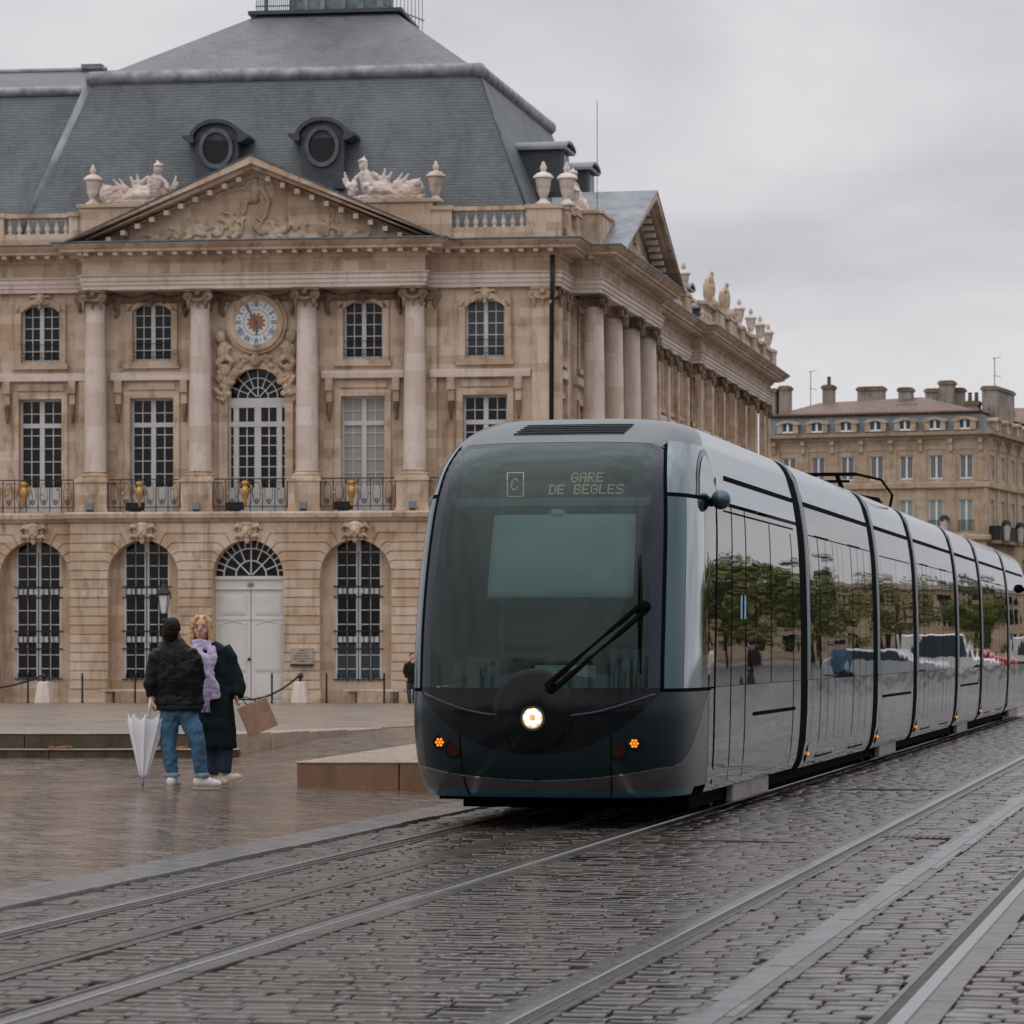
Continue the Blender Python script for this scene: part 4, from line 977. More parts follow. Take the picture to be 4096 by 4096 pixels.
# --- wrought iron balconies with gilded vases
def balcony(u0, u1, c):
    b = MB(); d = .3; z0, z1 = 6.36, 7.4
    b.box(u0, u1, d - .015, d + .015, z1 - .02, z1 + .02); b.box(u0, u1, d - .012, d + .012, z0 + .05, z0 + .08); b.box(u0, u1, d - .01, d + .01, z1 - .13, z1 - .11)
    n = max(6, int((u1 - u0) / .42)); st = (u1 - u0) / n
    for i in range(n + 1): x = u0 + st * i; b.box(x - .014, x + .014, d - .014, d + .014, 6.26, z1)
    for i in range(n):
        x = u0 + st * (i + .5)
        if abs(x - c) < .25: continue
        for s in (-1, 1):
            P = [(x + s * .14 * sin(a), d, 6.9 + .38 * cos(a)) for a in [pi * k / 10 for k in range(11)]]; b.tube(P, .011, 5)
            P = [(x + s * (.02 + .05 * (1 - k / 8)) * cos(k * .9), d, 6.62 + .08 * sin(k * .9)) for k in range(9)]; b.tube(P, .009, 5)
    for s in (-1, 1): b.tube([(c + s * .12, d, 6.4), (c + s * .3, d, 6.75), (c + s * .22, d, 7.2), (c + s * .06, d, 7.36)], .012, 5)
    o = b.build('balcony_railing', M['iron'], pal)
    b = MB(); b.lathe(c, d - .04, [(.02, 6.42), (.07, 6.5), (.05, 6.62), (.13, 6.82), (.16, 6.98), (.12, 7.1), (.07, 7.16), (.17, 7.24), (.15, 7.3), (.02, 7.36)], 12)
    for s in (-1, 1):
        for q in (.62, 1.2, 1.55):
            if u0 + .1 < c + s * q < u1 - .1: g = MB(); g.ell((c + s * q, d - .02, 6.9 if q < 1 else 7.08), (.055, .03, .06), 7, 5); g.build('gilt_rosette', M['gold'], o, smooth=True)
        b.tube([(c + s * .1, d - .03, 7.22), (c + s * .24, d - .03, 7.12), (c + s * .2, d - .03, 6.85)], [.03, .03, .02], 6)
    b.build('gilt_vase', M['gold'], o, smooth=True)
for u0, u1, c in ((-11, -6.72, -8.5), (-5.45, -2.85, -4.3), (-1.65, 1.0, -.5), (2.2, 4.85, 3.3), (6.1, 9.6, 7.9)): balcony(u0, u1, c)
# floodlights standing at the foot of the pedestals
for x, lab in ((-6.05, 'small grey floodlight at the foot of the leftmost column pedestal'), (-2.2, 'small grey floodlight left of the arched middle window balcony'), (1.62, 'small grey floodlight right of the arched middle window balcony'), (5.5, 'small grey floodlight nearest the tram roof at a column pedestal')):
    f = empty('floodlight'); f.location = pal.matrix_basis @ Vector((x, .02, 6.24)) if False else Vector((-8.93, 116, 0)) + Matrix.Rotation(-A7, 3, 'Z') @ Vector((x, .02, 6.24)); f.rotation_euler = (0, 0, -A7)
    tag(f, lab, 'floodlight', 'floodlights along the balcony ledge')
    b = MB(); b.box(-.13, .13, -.1, .1, .08, .34); b.build('housing', M['lead_light'], f, bevel=.02); b = MB(); b.box(-.1, .1, -.06, .06, 0, .08); b.build('bracket', M['iron'], f)
for x, lab in ((-4.55, 'black flood lamp behind the railing of the left balcony between columns'), (-.95, 'black flood lamp behind the railing under the arched window'), (2.95, 'black flood lamp behind the railing under the curtained window')):
    f = empty('flood_lamp', Vector((-8.93, 116, 0)) + Matrix.Rotation(-A7, 3, 'Z') @ Vector((x, .6, 6.24)), -A7); tag(f, lab, 'lamp', 'black flood lamps on the balconies')
    b = MB(); b.box(-.32, .32, -.12, .12, .08, .36); b.build('housing', M['iron'], f, bevel=.02); b = MB(); b.box(-.2, .2, -.08, .08, 0, .08); b.build('base', M['iron'], f)
# ------------------------------------------------------------------ tram
def metal(name, col, rough, met, wave=0.0, wscale=(1, 1, 1), coat=0.0, spec=.5, dirt=.0, ior=1.5):
    k = NT(name); v = k.coord()
    c = (*col, 1)
    if dirt: c = k.mix(k.ramp(k.noise(k.scale(v, 1, 1, 1.5), 1.6, 5, .6), .45, .75, 0, dirt), col, (.10, .085, .07))
    k.set(Base_Color=c, Roughness=rough, Metallic=met, Specular_IOR_Level=spec, Coat_Weight=coat, Coat_Roughness=.03, IOR=ior)
    if wave: k.set(Normal=k.bump(k.noise(k.scale(v, *wscale), 1.0, 2, .45), wave, .02))
    return k.m
M['t_silver'] = metal('silver_tram_paint', (.22, .275, .305), .10, .9, 0, dirt=.12)
M['t_front'] = metal('grey_front_cowl_paint', (.075, .098, .105), .24, .5, 0)
M['t_cabside'] = metal('mirror_cab_side', (.30, .34, .36), .06, .92, .25, (2.2, 1.2, .5))
M['t_roof'] = metal('pale_roof_cowl', (.27, .345, .385), .12, .9, .16, (.9, .3, 1.4))
M['t_blue'] = metal('blue_grey_pillar_paint', (.062, .108, .132), .2, .6)
M['t_teal'] = metal('dark_teal_bumper_paint', (.006, .014, .018), .2, .0, ior=1.33)
M['t_panel'] = metal('brushed_lower_panel', (.29, .29, .29), .08, .95, .9, (1.0, .5, 2.6), dirt=.5)
M['t_skirt'] = metal('grey_lower_skirt', (.10, .092, .088), .28, .5, .05, (1, 1, 1), dirt=.5)
M['t_lip'] = metal('teal_lip', (.06, .16, .20), .22, .5)
M['t_black'] = metal('gloss_black_mask', (.004, .005, .006), .14, 0, ior=1.3)
M['t_rubber'] = metal('black_rubber', (.005, .006, .007), .6, 0, ior=1.03)
M['t_band'] = metal('dark_joint_band', (.004, .005, .006), .6, .0, ior=1.03)
M['t_bandrim'] = metal('teal_joint_rim', (.05, .085, .10), .22, .5)
M['t_glass'] = metal('mirror_side_glass', (.006, .007, .008), .012, 0, .16, (.9, .5, 1.5), .0, 1.0)
M['t_purple'] = metal('screen_border', (.022, .026, .042), .15, .0, ior=1.35)
k = NT('tinted_windscreen'); g = k.n('BsdfGlossy'); g.inputs['Roughness'].default_value = .05; g.inputs['Color'].default_value = (.80, .98, .95, 1)
t = k.n('BsdfTransparent'); t.inputs[0].default_value = (.42, .50, .49, 1); fr = k.n('Fresnel'); fr.inputs[0].default_value = 1.42
ms = k.n('MixShader'); mm = k.n('Math', operation='MULTIPLY_ADD'); k.l(fr.outputs[0], mm.inputs[0]); mm.inputs[1].default_value = 1.0; mm.inputs[2].default_value = .008
k.l(mm.outputs[0], ms.inputs[0]); k.l(t.outputs[0], ms.inputs[1]); k.l(g.outputs[0], ms.inputs[2]); k.l(ms.outputs[0], k.out.inputs[0]); M['windscreen'] = k.m
M['blind'] = simple('pale_teal_sun_blind', (.46, .56, .56), .8, 0, .05, 3)
M['cab'] = simple('dark_cab_lining', (.018, .022, .023), .7, 0, .2, 2)
M['dash'] = simple('blue_grey_dashboard', (.09, .135, .15), .6, 0, .2, 2)
M['redlens'] = metal('dark_red_lens', (.03, .004, .004), .2, 0, ior=1.3)
def emit(name, col, st, base=(.02, .02, .02)):
    k = NT(name); k.set(Base_Color=(*base, 1), Emission_Color=(*col, 1), Emission_Strength=st); return k.m
M['led'] = emit('amber_leds', (1.0, .25, .012), 1.5, (.1, .02, 0))
M['headlamp'] = emit('lit_headlamp', (1, .62, .32), .55, (.3, .25, .2))
M['headcore'] = emit('headlamp_filament', (1, .78, .5), 2.2)
M['display'] = emit('amber_display_dots', (.55, .52, .30), .55)
M['sticker'] = simple('pale_blue_sticker', (.16, .42, .60), .4, 0, .05)
M['orange'] = emit('orange_side_marker', (1, .35, .05), .7, (.5, .15, .02))

tram = empty('tram', (TX, TY, 0), LROT)
tag(tram, 'long articulated silver and dark glass tram with one round headlight lit', 'tram')

WP = [(.22, 1.08), (.30, 1.13), (.5, 1.165), (.8, 1.185), (1.15, 1.19), (1.6, 1.19), (2.2, 1.175), (2.6, 1.15), (2.95, 1.10), (3.1, 1.06), (3.2, 1.03), (3.28, .985), (3.34, .93), (3.39, .85), (3.42, .72), (3.432, .5), (3.435, .0)]
TP = [(.20, .30), (.29, .20), (.5, .07), (.9, 0), (1.13, .02), (1.5, .06), (2.0, .17), (2.5, .34), (2.72, .44), (2.9, .56), (3.05, .74), (3.15, .92), (3.22, 1.08), (3.3, 1.3), (3.36, 1.5), (3.40, 1.68), (3.42, 1.85), (3.435, 2.2)]
def interp(T, z):
    if z <= T[0][0]: return T[0][1]
    for i in range(len(T) - 1):
        if z <= T[i + 1][0]:
            (z0, a), (z1, b) = T[i], T[i + 1]
            # smooth cubic between neighbours
            m0 = (T[i + 1][1] - T[i - 1][1]) / (T[i + 1][0] - T[i - 1][0]) if i > 0 else (b - a) / (z1 - z0)
            m1 = (T[i + 2][1] - a) / (T[i + 2][0] - z0) if i + 2 < len(T) else (b - a) / (z1 - z0)
            h = z1 - z0; s = (z - z0) / h
            lo, hi = min(a, b), max(a, b)
            v = (2 * s**3 - 3 * s * s + 1) * a + (s**3 - 2 * s * s + s) * h * m0 + (-2 * s**3 + 3 * s * s) * b + (s**3 - s * s) * h * m1
            return min(hi, max(lo, v))
    return T[-1][1]
def Wz(z): return interp(WP, z)
def Tz(z): return interp(TP, z)
ND = 1.6; CABEND = 7.4
def nose(q, z, off=0.0):
    """q 0 centre of the front, 1 corner begins, 2 flat side begins, 3 end of cab module"""
    s = 1 if q >= 0 else -1; a = abs(q); w = Wz(z); t0 = Tz(z)
    if a <= 1: nn = .84 * a; n, t = w * nn, t0 + ND * (1 - (1 - nn**4) ** .25)
    elif a <= 2: m = .84 * (2 - a); n, t = w * (1 - m**4) ** .25, t0 + ND * (1 - m)
    else: n = w; t = t0 + ND; t = t + (CABEND - t) * (a - 2)
    return n * s, t, z
def nose_n(q, z, off):
    p = Vector(nose(q, z))
    if not off: return tuple(p)
    e = .01; a = Vector(nose(q + e, z)) - Vector(nose(q - e, z)); b = Vector(nose(q, z + e)) - Vector(nose(q, z - e))
    nr = a.cross(b)
    if nr.length < 1e-9: return tuple(p)
    nr.normalize()
    if nr.y > .0 and abs(q) < 1: nr = -nr
    elif nr.x * q < 0 and abs(q) >= 1: nr = -nr
    return tuple(p + nr * off)
def patch(name, mat, q0, q1, zlo, zhi, nu, nv, parent, off=0.0, thick=0.0, smooth=True):
    f0 = zlo if callable(zlo) else (lambda q: zlo); f1 = zhi if callable(zhi) else (lambda q: zhi)
    b = MB()
    def fn(u, v):
        q = q0 + (q1 - q0) * u; z = f0(q) + (f1(q) - f0(q)) * v; return nose_n(q, z, off)
    b.grid(fn, nu, nv)
    o = b.build(name, mat, parent, smooth=smooth, fix=True)
    if thick:
        m = o.modifiers.new('thickness', 'SOLIDIFY'); m.thickness = thick; m.offset = -1
    return o
ZTOP = lambda q: 3.165 - .02 * abs(q)**3 - (.05 * max(0, (abs(q) - .88) / .11)**2 if abs(q) > .88 else 0)
ZMASK = lambda q: .605 + .50 * min(abs(q), .99)**2.4
QS = .985
# glass of the windscreen, its border, the black mask below
scr = patch('windscreen', M['windscreen'], -QS + .085, QS - .085, 1.14, lambda q: ZTOP(q) - .035, 30, 26, tram)
for s in (-1, 1):
    a, e = sorted((s * (QS - .085), s * QS)); patch('screen_border', M['t_purple'], a, e, 1.14, lambda q: ZTOP(q), 3, 30, tram)
    a, e = sorted((s * QS, s * (QS + .022))); patch('rubber_seal', M['t_rubber'], a, e, 1.12, lambda q: 3.165 - .02, 2, 30, tram, .004)
patch('screen_border', M['t_black'], -QS + .085, QS - .085, lambda q: ZTOP(q) - .035, ZTOP, 30, 2, tram)
mask = patch('front_mask', M['t_black'], -QS, QS, ZMASK, 1.14, 40, 12, tram)
# raised lines and the dome round the headlight
for s in (-1, 1):
    b = MB(); P = [nose_n(s * q, 1.10 - .18 * sin(pi * min(1, (.97 - q) / .9 * .62)) , .006) for q in [.95 - .06 * i for i in range(12)]]; b.tube(P, .012, 6, .5); b.build('trim_line', M['t_purple'], mask, smooth=True)
zh = .905
b = MB(); n = 36
rows = [[nose_n(r * cos(t) / 1.0, zh + .05 + r * 1.02 * sin(t), h) for t in [2 * pi * i / n for i in range(n)]] for r, h in ((.335, .001), (.325, .009), (.28, .014), (.2, .022), (.13, .028))]
ids = [[b.p(*q) for q in r] for r in rows]
for A, B in zip(ids, ids[1:]):
    for i in range(n): b.face((A[i], A[(i + 1) % n], B[(i + 1) % n], B[i]))
b.face(ids[-1]); b.build('lamp_dome', M['t_black'], mask, smooth=True)
def disc(name, mat, q, z, r, off, parent, n=24, th=.03, smooth=30):
    c = Vector(nose_n(q, z, off)); b = MB()
    a = [b.p(c.x + r * cos(2 * pi * i / n), c.y, c.z + r * sin(2 * pi * i / n)) for i in range(n)]; e = [b.p(c.x + r * cos(2 * pi * i / n), c.y + th, c.z + r * sin(2 * pi * i / n)) for i in range(n)]
    b.face(a); b.face(e[::-1])
    for i in range(n): b.face((a[i], e[i], e[(i + 1) % n], a[(i + 1) % n]))
    return b.build(name, mat, parent, smooth=smooth)
hl = disc('headlight', M['t_silver'], 0, zh - .005, .10, .042, tram); disc('lens', M['headlamp'], 0, zh - .005, .082, .047, hl)
c = Vector(nose_n(0, zh, .053)); b = MB()
for i in range(7):
    a = 2 * pi * i / 7 + .4; r = .05; b.ell((c.x + r * cos(a), c.y, c.z + r * sin(a)), (.026, .012, .026), 7, 5)
b.build('reflector', M['headcore'], hl, smooth=True); b = MB(); b.ell((c.x + .01, c.y - .008, c.z - .01), (.014, .01, .014)); b.build('bulb', M['orange'], hl)
# pillars, cab sides, bumper, skirt, roof front
for s in (-1, 1):
    def pp(name, m, qa, qb, za, zb, nu, nv, off=0.0): a, e = sorted((s * qa, s * qb)); return patch(name, m, a, e, za, zb, nu, nv, tram, off)
    pp('front_pillar', M['t_blue'], QS + .02, 1.2, 1.135, 2.70, 12, 16); pp('front_pillar', M['t_silver'], QS + .02, 1.385, 2.735, 3.19, 14, 10)
    pp('cab_side_panel', M['t_cabside'], 1.206, 1.62, 1.135, 2.70, 10, 16)
    pp('cab_side_window', M['t_glass'], 1.626, 2.25, 1.135, 2.70, 16, 16)
    pp('gap_line', M['t_rubber'], QS + .02, 2.3, 2.70, 2.735, 24, 1, -.004); pp('gap_line', M['t_rubber'], QS, 1.95, 1.105, 1.135, 24, 1, -.006)
    AR = lambda q, a, w, h: 2.745 + h * max(0.0, sin(pi * min(1, max(0, (abs(q) - a) / w)) ** .75)) ** .6
    pp('upper_cab_window', M['t_black'], 1.40, 2.06, 2.738, lambda q: AR(q, 1.40, .66, .42), 30, 8, .004)
    pp('upper_cab_panel', M['t_silver'], 1.47, 2.04, 2.742, lambda q: AR(q, 1.47, .57, .355), 30, 8, .009)
    pp('upper_cab_side', M['t_roof'], 1.387, 3, 2.735, 3.19, 34, 10)
ZB_ = lambda q: .40 + .10 * min(abs(q), 1)**2 + (.62 * sm(1.0, 2.0, abs(q)) ** 1.15)
for s in (-1, 1):
    a, e = sorted((0, s * QS)); patch('bumper', M['t_teal'], a, e, ZB_, ZMASK, 30, 10, tram)
    a, e = sorted((s * QS, s * 2.0)); patch('bumper', M['t_teal'], a, e, ZB_, 1.105, 24, 10, tram)
    a, e = sorted((0, s * 2.0)); patch('front_skirt', M['t_skirt'], a, e, .315, lambda q: ZB_(q) - .006, 44, 8, tram, -.002)
    a, e = sorted((s * .02, s * 2.0)); patch('skirt_edge', M['t_silver'], a, e, lambda q: ZB_(q) - .012, ZB_, 44, 1, tram, .004)
    a, e = sorted((0, s * 1.5)); patch('skirt_lip', M['t_lip'], a, e, .245, .312, 30, 3, tram, -.008)
    for q in (.62,):
        a, e = sorted((s * q, s * (q + .012))); patch('panel_gap', M['t_rubber'], a, e, .25, ZMASK(q), 1, 14, tram, .003)
    for q, z, m, r in ((.80, .70, 'led', .04), (.685, .645, 'redlens', .055)):
        l = disc('indicator' if m == 'led' else 'tail_lamp', M['t_black'], s * q, z, r + .02, .004, tram)
        if m == 'redlens': disc('lens', M[m], s * q, z, r, .012, l)
        else:
            c = Vector(nose_n(s * q, z, .018)); b = MB()
            for i in range(7):
                a = 2 * pi * i / 6; r2 = .026 if i < 6 else 0; b.ell((c.x + r2 * cos(a), c.y, c.z + r2 * sin(a)), (.011, .008, .011), 6, 5)
            b.build('bulb', M['led'], l)
    a, e = sorted((s * 2.25, s * 3)); patch('cab_window_band', M['t_glass'], a, e, 1.135, 2.70, 14, 12, tram)
    a, e = sorted((s * 1.9, s * 3)); patch('lower_panel', M['t_panel'], a, e, lambda q: .24, lambda q: 1.13 if abs(q) > 2 else ZB_(q) - .006, 24, 10, tram)
    for q, za, zb in ((2.02, .3, 2.93), (2.18, .3, 2.72), (2.33, .3, 2.7), (2.62, 1.14, 2.64), (2.9, .3, 2.6)):
        a, e = sorted((s * q, s * (q + (.006 if q > 2.1 else .012)))); patch('door_gap', M['t_rubber'], a, e, za, zb, 1, 14, tram, .003)
    a, e = sorted((s * 2.12, s * 3)); patch('seam', M['t_rubber'], a, e, 2.93, 2.975, 14, 1, tram, .004)
    a, e = sorted((s * 2.1, s * 2.95)); patch('seam', M['t_rubber'], a, e, 2.645, 2.66, 14, 1, tram, .003)
    a, e = sorted((s * 2.42, s * 2.93)); patch('vent_slot', M['t_rubber'], a, e, .84, .875, 8, 1, tram, .004)
top = patch('roof_front', M['t_front'], -1.6, 1.6, lambda q: ZTOP(q) + .004 if abs(q) < QS else 3.185, 3.4349, 60, 18, tram)
patch('roof_cowl', M['t_roof'], 1.6, 3, 3.185, 3.4349, 30, 18, tram); patch('roof_cowl', M['t_roof'], -3, -1.6, 3.185, 3.4349, 30, 18, tram)
for z, qa, qb in ((3.245, -.5, .62), (3.268, -.49, .64), (3.291, -.48, .66), (3.312, -.47, .68), (3.33, -.46, .7)):
    patch('roof_vent', M['t_rubber'], qa, qb, z, z + .012, 20, 1, top, .006)
# interior seen through the screen
b = MB(); b.box(-1.0, 1.0, 2.6, 2.65, .4, 3.1); b.box(-.8, .8, .55, 2.6, .52, .56); b.box(-.85, .85, 1.75, 2.6, 3.04, 3.07); b.build('cab_interior', M['cab'], tram)
b = MB(); rings = []
b.grid(lambda u, v: (-.95 + 1.9 * u, .32 + .95 * v + .15 * (2 * u - 1)**2, 1.02 + .26 * sin(pi * min(1, v * 1.1)) * (1 - .55 * (2 * u - 1)**2)), 16, 8); b.build('dashboard', M['dash'], tram, smooth=True)
b = MB(); b.box(-.12, .38, .62, .66, 1.19, 1.32); b.build('ticket_board', M['blind'], tram); b = MB(); b.box(.08, .2, .6, .615, 1.22, 1.28); b.build('red_label', simple('red_label', (.5, .05, .04), .5), tram)
b = MB(); b.grid(lambda u, v: tuple(Vector(nose(-.44 + 1.2 * u, 1.87 + .68 * v)) + Vector((0, .10, 0))), 12, 10); o = b.build('sun_blind', M['blind'], tram, smooth=True); o.modifiers.new('t', 'SOLIDIFY').thickness = .006
b = MB(); b.grid(lambda u, v: tuple(Vector(nose(-.8 + 1.7 * u, 2.62 + .07 * v)) + Vector((0, .06, 0))), 12, 2); b.build('display_shelf', M['dash'], tram); b = MB(); b.box(.04, .2, .5, .6, 2.6, 2.68); b.ell((.1, .47, 2.56), (.07, .04, .035)); b.build('cab_camera', M['blind'], tram, smooth=40)
FONT = {'G': '01110 10001 10000 10111 10001 10001 01110', 'A': '01110 10001 10001 11111 10001 10001 10001', 'R': '11110 10001 10001 11110 10100 10010 10001', 'E': '11111 10000 10000 11110 10000 10000 11111',
        'D': '11110 10001 10001 10001 10001 10001 11110', 'B': '11110 10001 10001 11110 10001 10001 11110', 'L': '10000 10000 10000 10000 10000 10000 11111', 'S': '01111 10000 10000 01110 00001 00001 11110', 'C': '01110 10001 10000 10000 10000 10001 01110', ' ': '00000 ' * 6 + '00000'}
def dots(b, text, xc, z0, px, pz):
    w = len(text) * 6 - 1
    for i, ch in enumerate(text):
        for r, row in enumerate(FONT[ch].split()):
            for cc, v in enumerate(row):
                if v == '1':
                    x = xc + (i * 6 + cc - w / 2) * px; z = z0 + (6 - r) * pz; y = Tz(z) + .03 + ND * (1 - (1 - (abs(x) / Wz(z))**4) ** .25)
                    b.box(x, x + px * .82, y, y + .004, z, z + pz * .82)
b = MB(); dots(b, 'GARE', .33, 2.815, .0115, .0115); dots(b, 'DE BEGLES', .33, 2.715, .0115, .0115); dots(b, 'C', -.27, 2.755, .0115, .0145)
for x0, x1, z0, z1 in ((-.335, -.327, 2.70, 2.90), (-.2, -.192, 2.70, 2.90), (-.335, -.192, 2.70, 2.706), (-.335, -.192, 2.894, 2.90)): y = Tz(2.8) + .03; b.box(x0, x1, y, y + .003, z0, z1)
b.build('destination_display', M['display'], tram)
# driver's seat and a dim figure behind the glass
b = MB(); b.box(-.28, .22, 1.75, 1.9, .95, 1.75); b.box(-.28, .22, 1.3, 1.8, .95, 1.05); b.box(-.14, .08, 1.75, 1.85, 1.77, 1.95); b.build('driver_seat', M['cab'], tram, bevel=.04)
b = MB(); b.tube([(-.6, 1.5, .6), (-.6, 1.5, 2.9)], .03, 8); b.tube([(.75, 1.6, .6), (.75, 1.6, 2.9)], .03, 8); b.box(-.9, -.5, 1.0, 1.4, 1.2, 1.38); b.box(.45, .8, .9, 1.2, 1.2, 1.45); b.build('cab_fitting', M['dash'], tram, smooth=40)
# wiper
b = MB(); A = Vector(nose_n(.12, 1.13, .03)); B = Vector(nose_n(.84, 1.78, .06))
for o in (-.022, .026): b.tube([A + Vector((o, 0, -o * .9)), B + Vector((o, 0, -o * .9))], .021, 6)
b.tube([A + Vector((0, 0, -.02)), A + Vector((.04, -.01, .05))], .035, 8); b.ell(tuple(B), (.06, .035, .05))
w = b.build('wiper', M['t_rubber'], tram, smooth=40)
b = MB(); b.tube([nose_n(.815, 2.2, .03), nose_n(.83, 1.75, .04), nose_n(.835, 1.25, .03)], [.005, .012, .006], 6); b.build('blade', M['t_rubber'], w, smooth=True)
# rail guard under the nose
b = MB(); b.box(-.55, .25, .9, 1.0, .19, .22); b.box(-.2, -.1, .93, .99, .2, .3); b.build('rail_guard', M['t_rubber'], tram)
# round rear-view cameras
for s in (-1, 1):
    b = MB(); c = Vector((s * 1.23, 1.85, 2.72)); b.ell(tuple(c), (.085, .1, .085), 16, 10); b.tube([c, (s * 1.1, 1.95, 2.68)], .03, 7); b.build('camera_ball', M['t_blue'], tram, smooth=True)
for q in (2.27, 2.31): patch('sticker', M['sticker'], q, q + .018, lambda q: 1.72, lambda q: 1.93, 2, 6, tram, .005)

# the six following modules with dark joint bands between them
BAND = .85; LENS = [5.94, 4.21, 5.94, 4.21, 5.94]
def prof_z(z0, z1, n): return [z0 + (z1 - z0) * i / n for i in range(n + 1)]
def shell(name, mat, t0, t1, zs, parent, ins=0.0, off=0.0, both=(-1, 1), nt=1):
    b = MB()
    for s in both:
        for k in range(nt):
            a, e = t0 + (t1 - t0) * k / nt, t0 + (t1 - t0) * (k + 1) / nt
            R = [[b.p(s * max(0, Wz(z) + off - ins), t, z + (off if z > 3.3 else 0)) for z in zs] for t in (a, e)]
            for i in range(len(zs) - 1): b.face((R[0][i], R[1][i], R[1][i + 1], R[0][i + 1]) if s > 0 else (R[0][i], R[0][i + 1], R[1][i + 1], R[1][i]))
    return b.build(name, mat, parent, smooth=40, fix=False)
ROOFZ = prof_z(2.975, 3.3, 8) + prof_z(3.32, 3.43, 6) + [3.435]
LOWZ = [.22, .26, .3, .4, .55, .75, .95, 1.13]
t = CABEND
def band(t):
    zs = [.22] + prof_z(.3, 3.3, 16) + prof_z(3.32, 3.43, 6) + [3.435]
    o = shell('joint_band', M['t_band'], t, t + .56, zs, tram, .004)
    up = prof_z(1.135, 3.3, 16) + prof_z(3.32, 3.43, 6) + [3.435]
    b = MB(); K = [(0, -.004), (.05, .006), (.11, .012), (.17, .010), (.23, .002), (.29, -.006)]
    for s in (-1, 1):
        R = [[b.p(s * max(0, Wz(z) + k), t + .56 + d, z + (k * .6 if z > 3.3 else 0)) for z in up] for d, k in K]
        for A, B in zip(R, R[1:]):
            for i in range(len(up) - 1): b.face((A[i], B[i], B[i + 1], A[i + 1]) if s > 0 else (A[i], A[i + 1], B[i + 1], B[i]))
    b.build('joint_rim', M['t_bandrim'], o, smooth=60, fix=False)
    for sd in (-1, 1): shell('joint_foot', M['t_panel'], t + .56, t + BAND, [.22, .26, .5, .8, 1.13], o, .0, 0, (sd,))
    return o
band(t); t += BAND
for i, L in enumerate(LENS):
    e = t + L; long = i % 2 == 0
    body = shell('car_body', M['t_glass'], t, e, prof_z(1.135, 2.93, 12), tram)
    shell('lower_panel', M['t_panel'], t, e, LOWZ, body, 0, 0); shell('gap_line', M['t_rubber'], t, e, [1.128, 1.137], body, .006)
    shell('roof_cowl', M['t_roof'], t, e, ROOFZ, body); shell('seam', M['t_rubber'], t, e, [2.928, 2.978], body, -.004)
    b = MB()
    def vline(tt, w, za, zb):
        for s in (-1, 1):
            zs = prof_z(za, zb, 10)
            for z0, z1 in zip(zs, zs[1:]): b.quad(*[(s * (Wz(z) + .0035), q, z) for q, z in ((tt, z0), (tt + w, z0), (tt + w, z1), (tt, z1))])
    def hline(ta, tb, z, h):
        for s in (-1, 1): b.quad(*[(s * (Wz(zz) + .0036), q, zz) for q, zz in ((ta, z), (tb, z), (tb, z + h), (ta, z + h))])
    if long:
        for c in (t + 1.45, e - 1.45):
            vline(c - .68, .035, .3, 2.62); vline(c + .65, .02, .3, 2.62); vline(c - .02, .02, .3, 2.62); hline(c - .75, c + .75, .30, .016); hline(c - .9, c + .35, 2.625, .022)
        for c in (t + L / 2, t + .12, e - .14, t + 2.5): vline(c, .012, .3, 2.6)
        hline(t + .05, e - .05, 2.627, .010)
    else:
        for c in (t + .25, t + L / 2, e - .3): vline(c, .012, 1.14, 2.6)
        hline(t + .2, e - .2, 2.6, .012); hline(t + .25, e - .3, .84, .034)
        for c in (t + .25, e - .3): vline(c, .012, .3, 1.1)
    b.build('door_gap' if long else 'panel_gap', M['t_rubber'], body, fix=False)
    b = MB(); b.ell((1.14, t + .1, .36), (.016, .035, .02)); b.build('side_marker', M['orange'], body)
    if long:
        b = MB(); c = t + L * .42; zr = 3.16; n = 10
        for s in (-1, 1): b.quad(*[(s * (Wz(z) + .003), q, z) for q, z in ((c, 2.98), (c + .012, 2.98), (c + .012, 3.28), (c, 3.28))])
        b.build('cowl_gap', M['t_bandrim'], body, fix=False)
    t = e
    band(t); t += BAND
# rear cab: a mirrored nose
R0 = t; TEND = R0 + 7.4
b = MB()
def rear(u, v):
    q = -3 + 6 * u; z = .24 + (3.4349 - .24) * v; n, tt, zz = nose(q, z); return n, R0 + (CABEND - tt), zz
zr0, zr1 = (1.135 - .24) / 3.195, (2.93 - .24) / 3.195
for nm, m, v0, v1, nv in (('lower_panel', 't_panel', 0, zr0, 8), ('car_body', 't_glass', zr0, zr1, 16), ('roof_cowl', 't_roof', zr1, 1, 16)):
    b = MB(); b.grid(lambda u, v: rear(u, v0 + (v1 - v0) * v), 70, nv); b.build(nm, M[m], tram, smooth=True)
shell('seam', M['t_rubber'], R0, R0 + 5.0, [2.928, 2.978], tram, -.004)
for c, w in ((R0 + 3.2, .03), (R0 + 1.4, .015), (R0 + 2.4, .015), (R0 + 4.4, .03)): shell('door_gap', M['t_rubber'], c, c + w, prof_z(.35, 2.6, 10), tram, -.003)
b = MB(); b.ell((1.26, R0 + 5.2, 2.72), (.11, .12, .1), 14, 9); b.tube([(1.26, R0 + 5.2, 2.72), (1.1, R0 + 5.15, 2.66)], .04, 6); b.build('camera_ball', M['t_rubber'], tram, smooth=True)
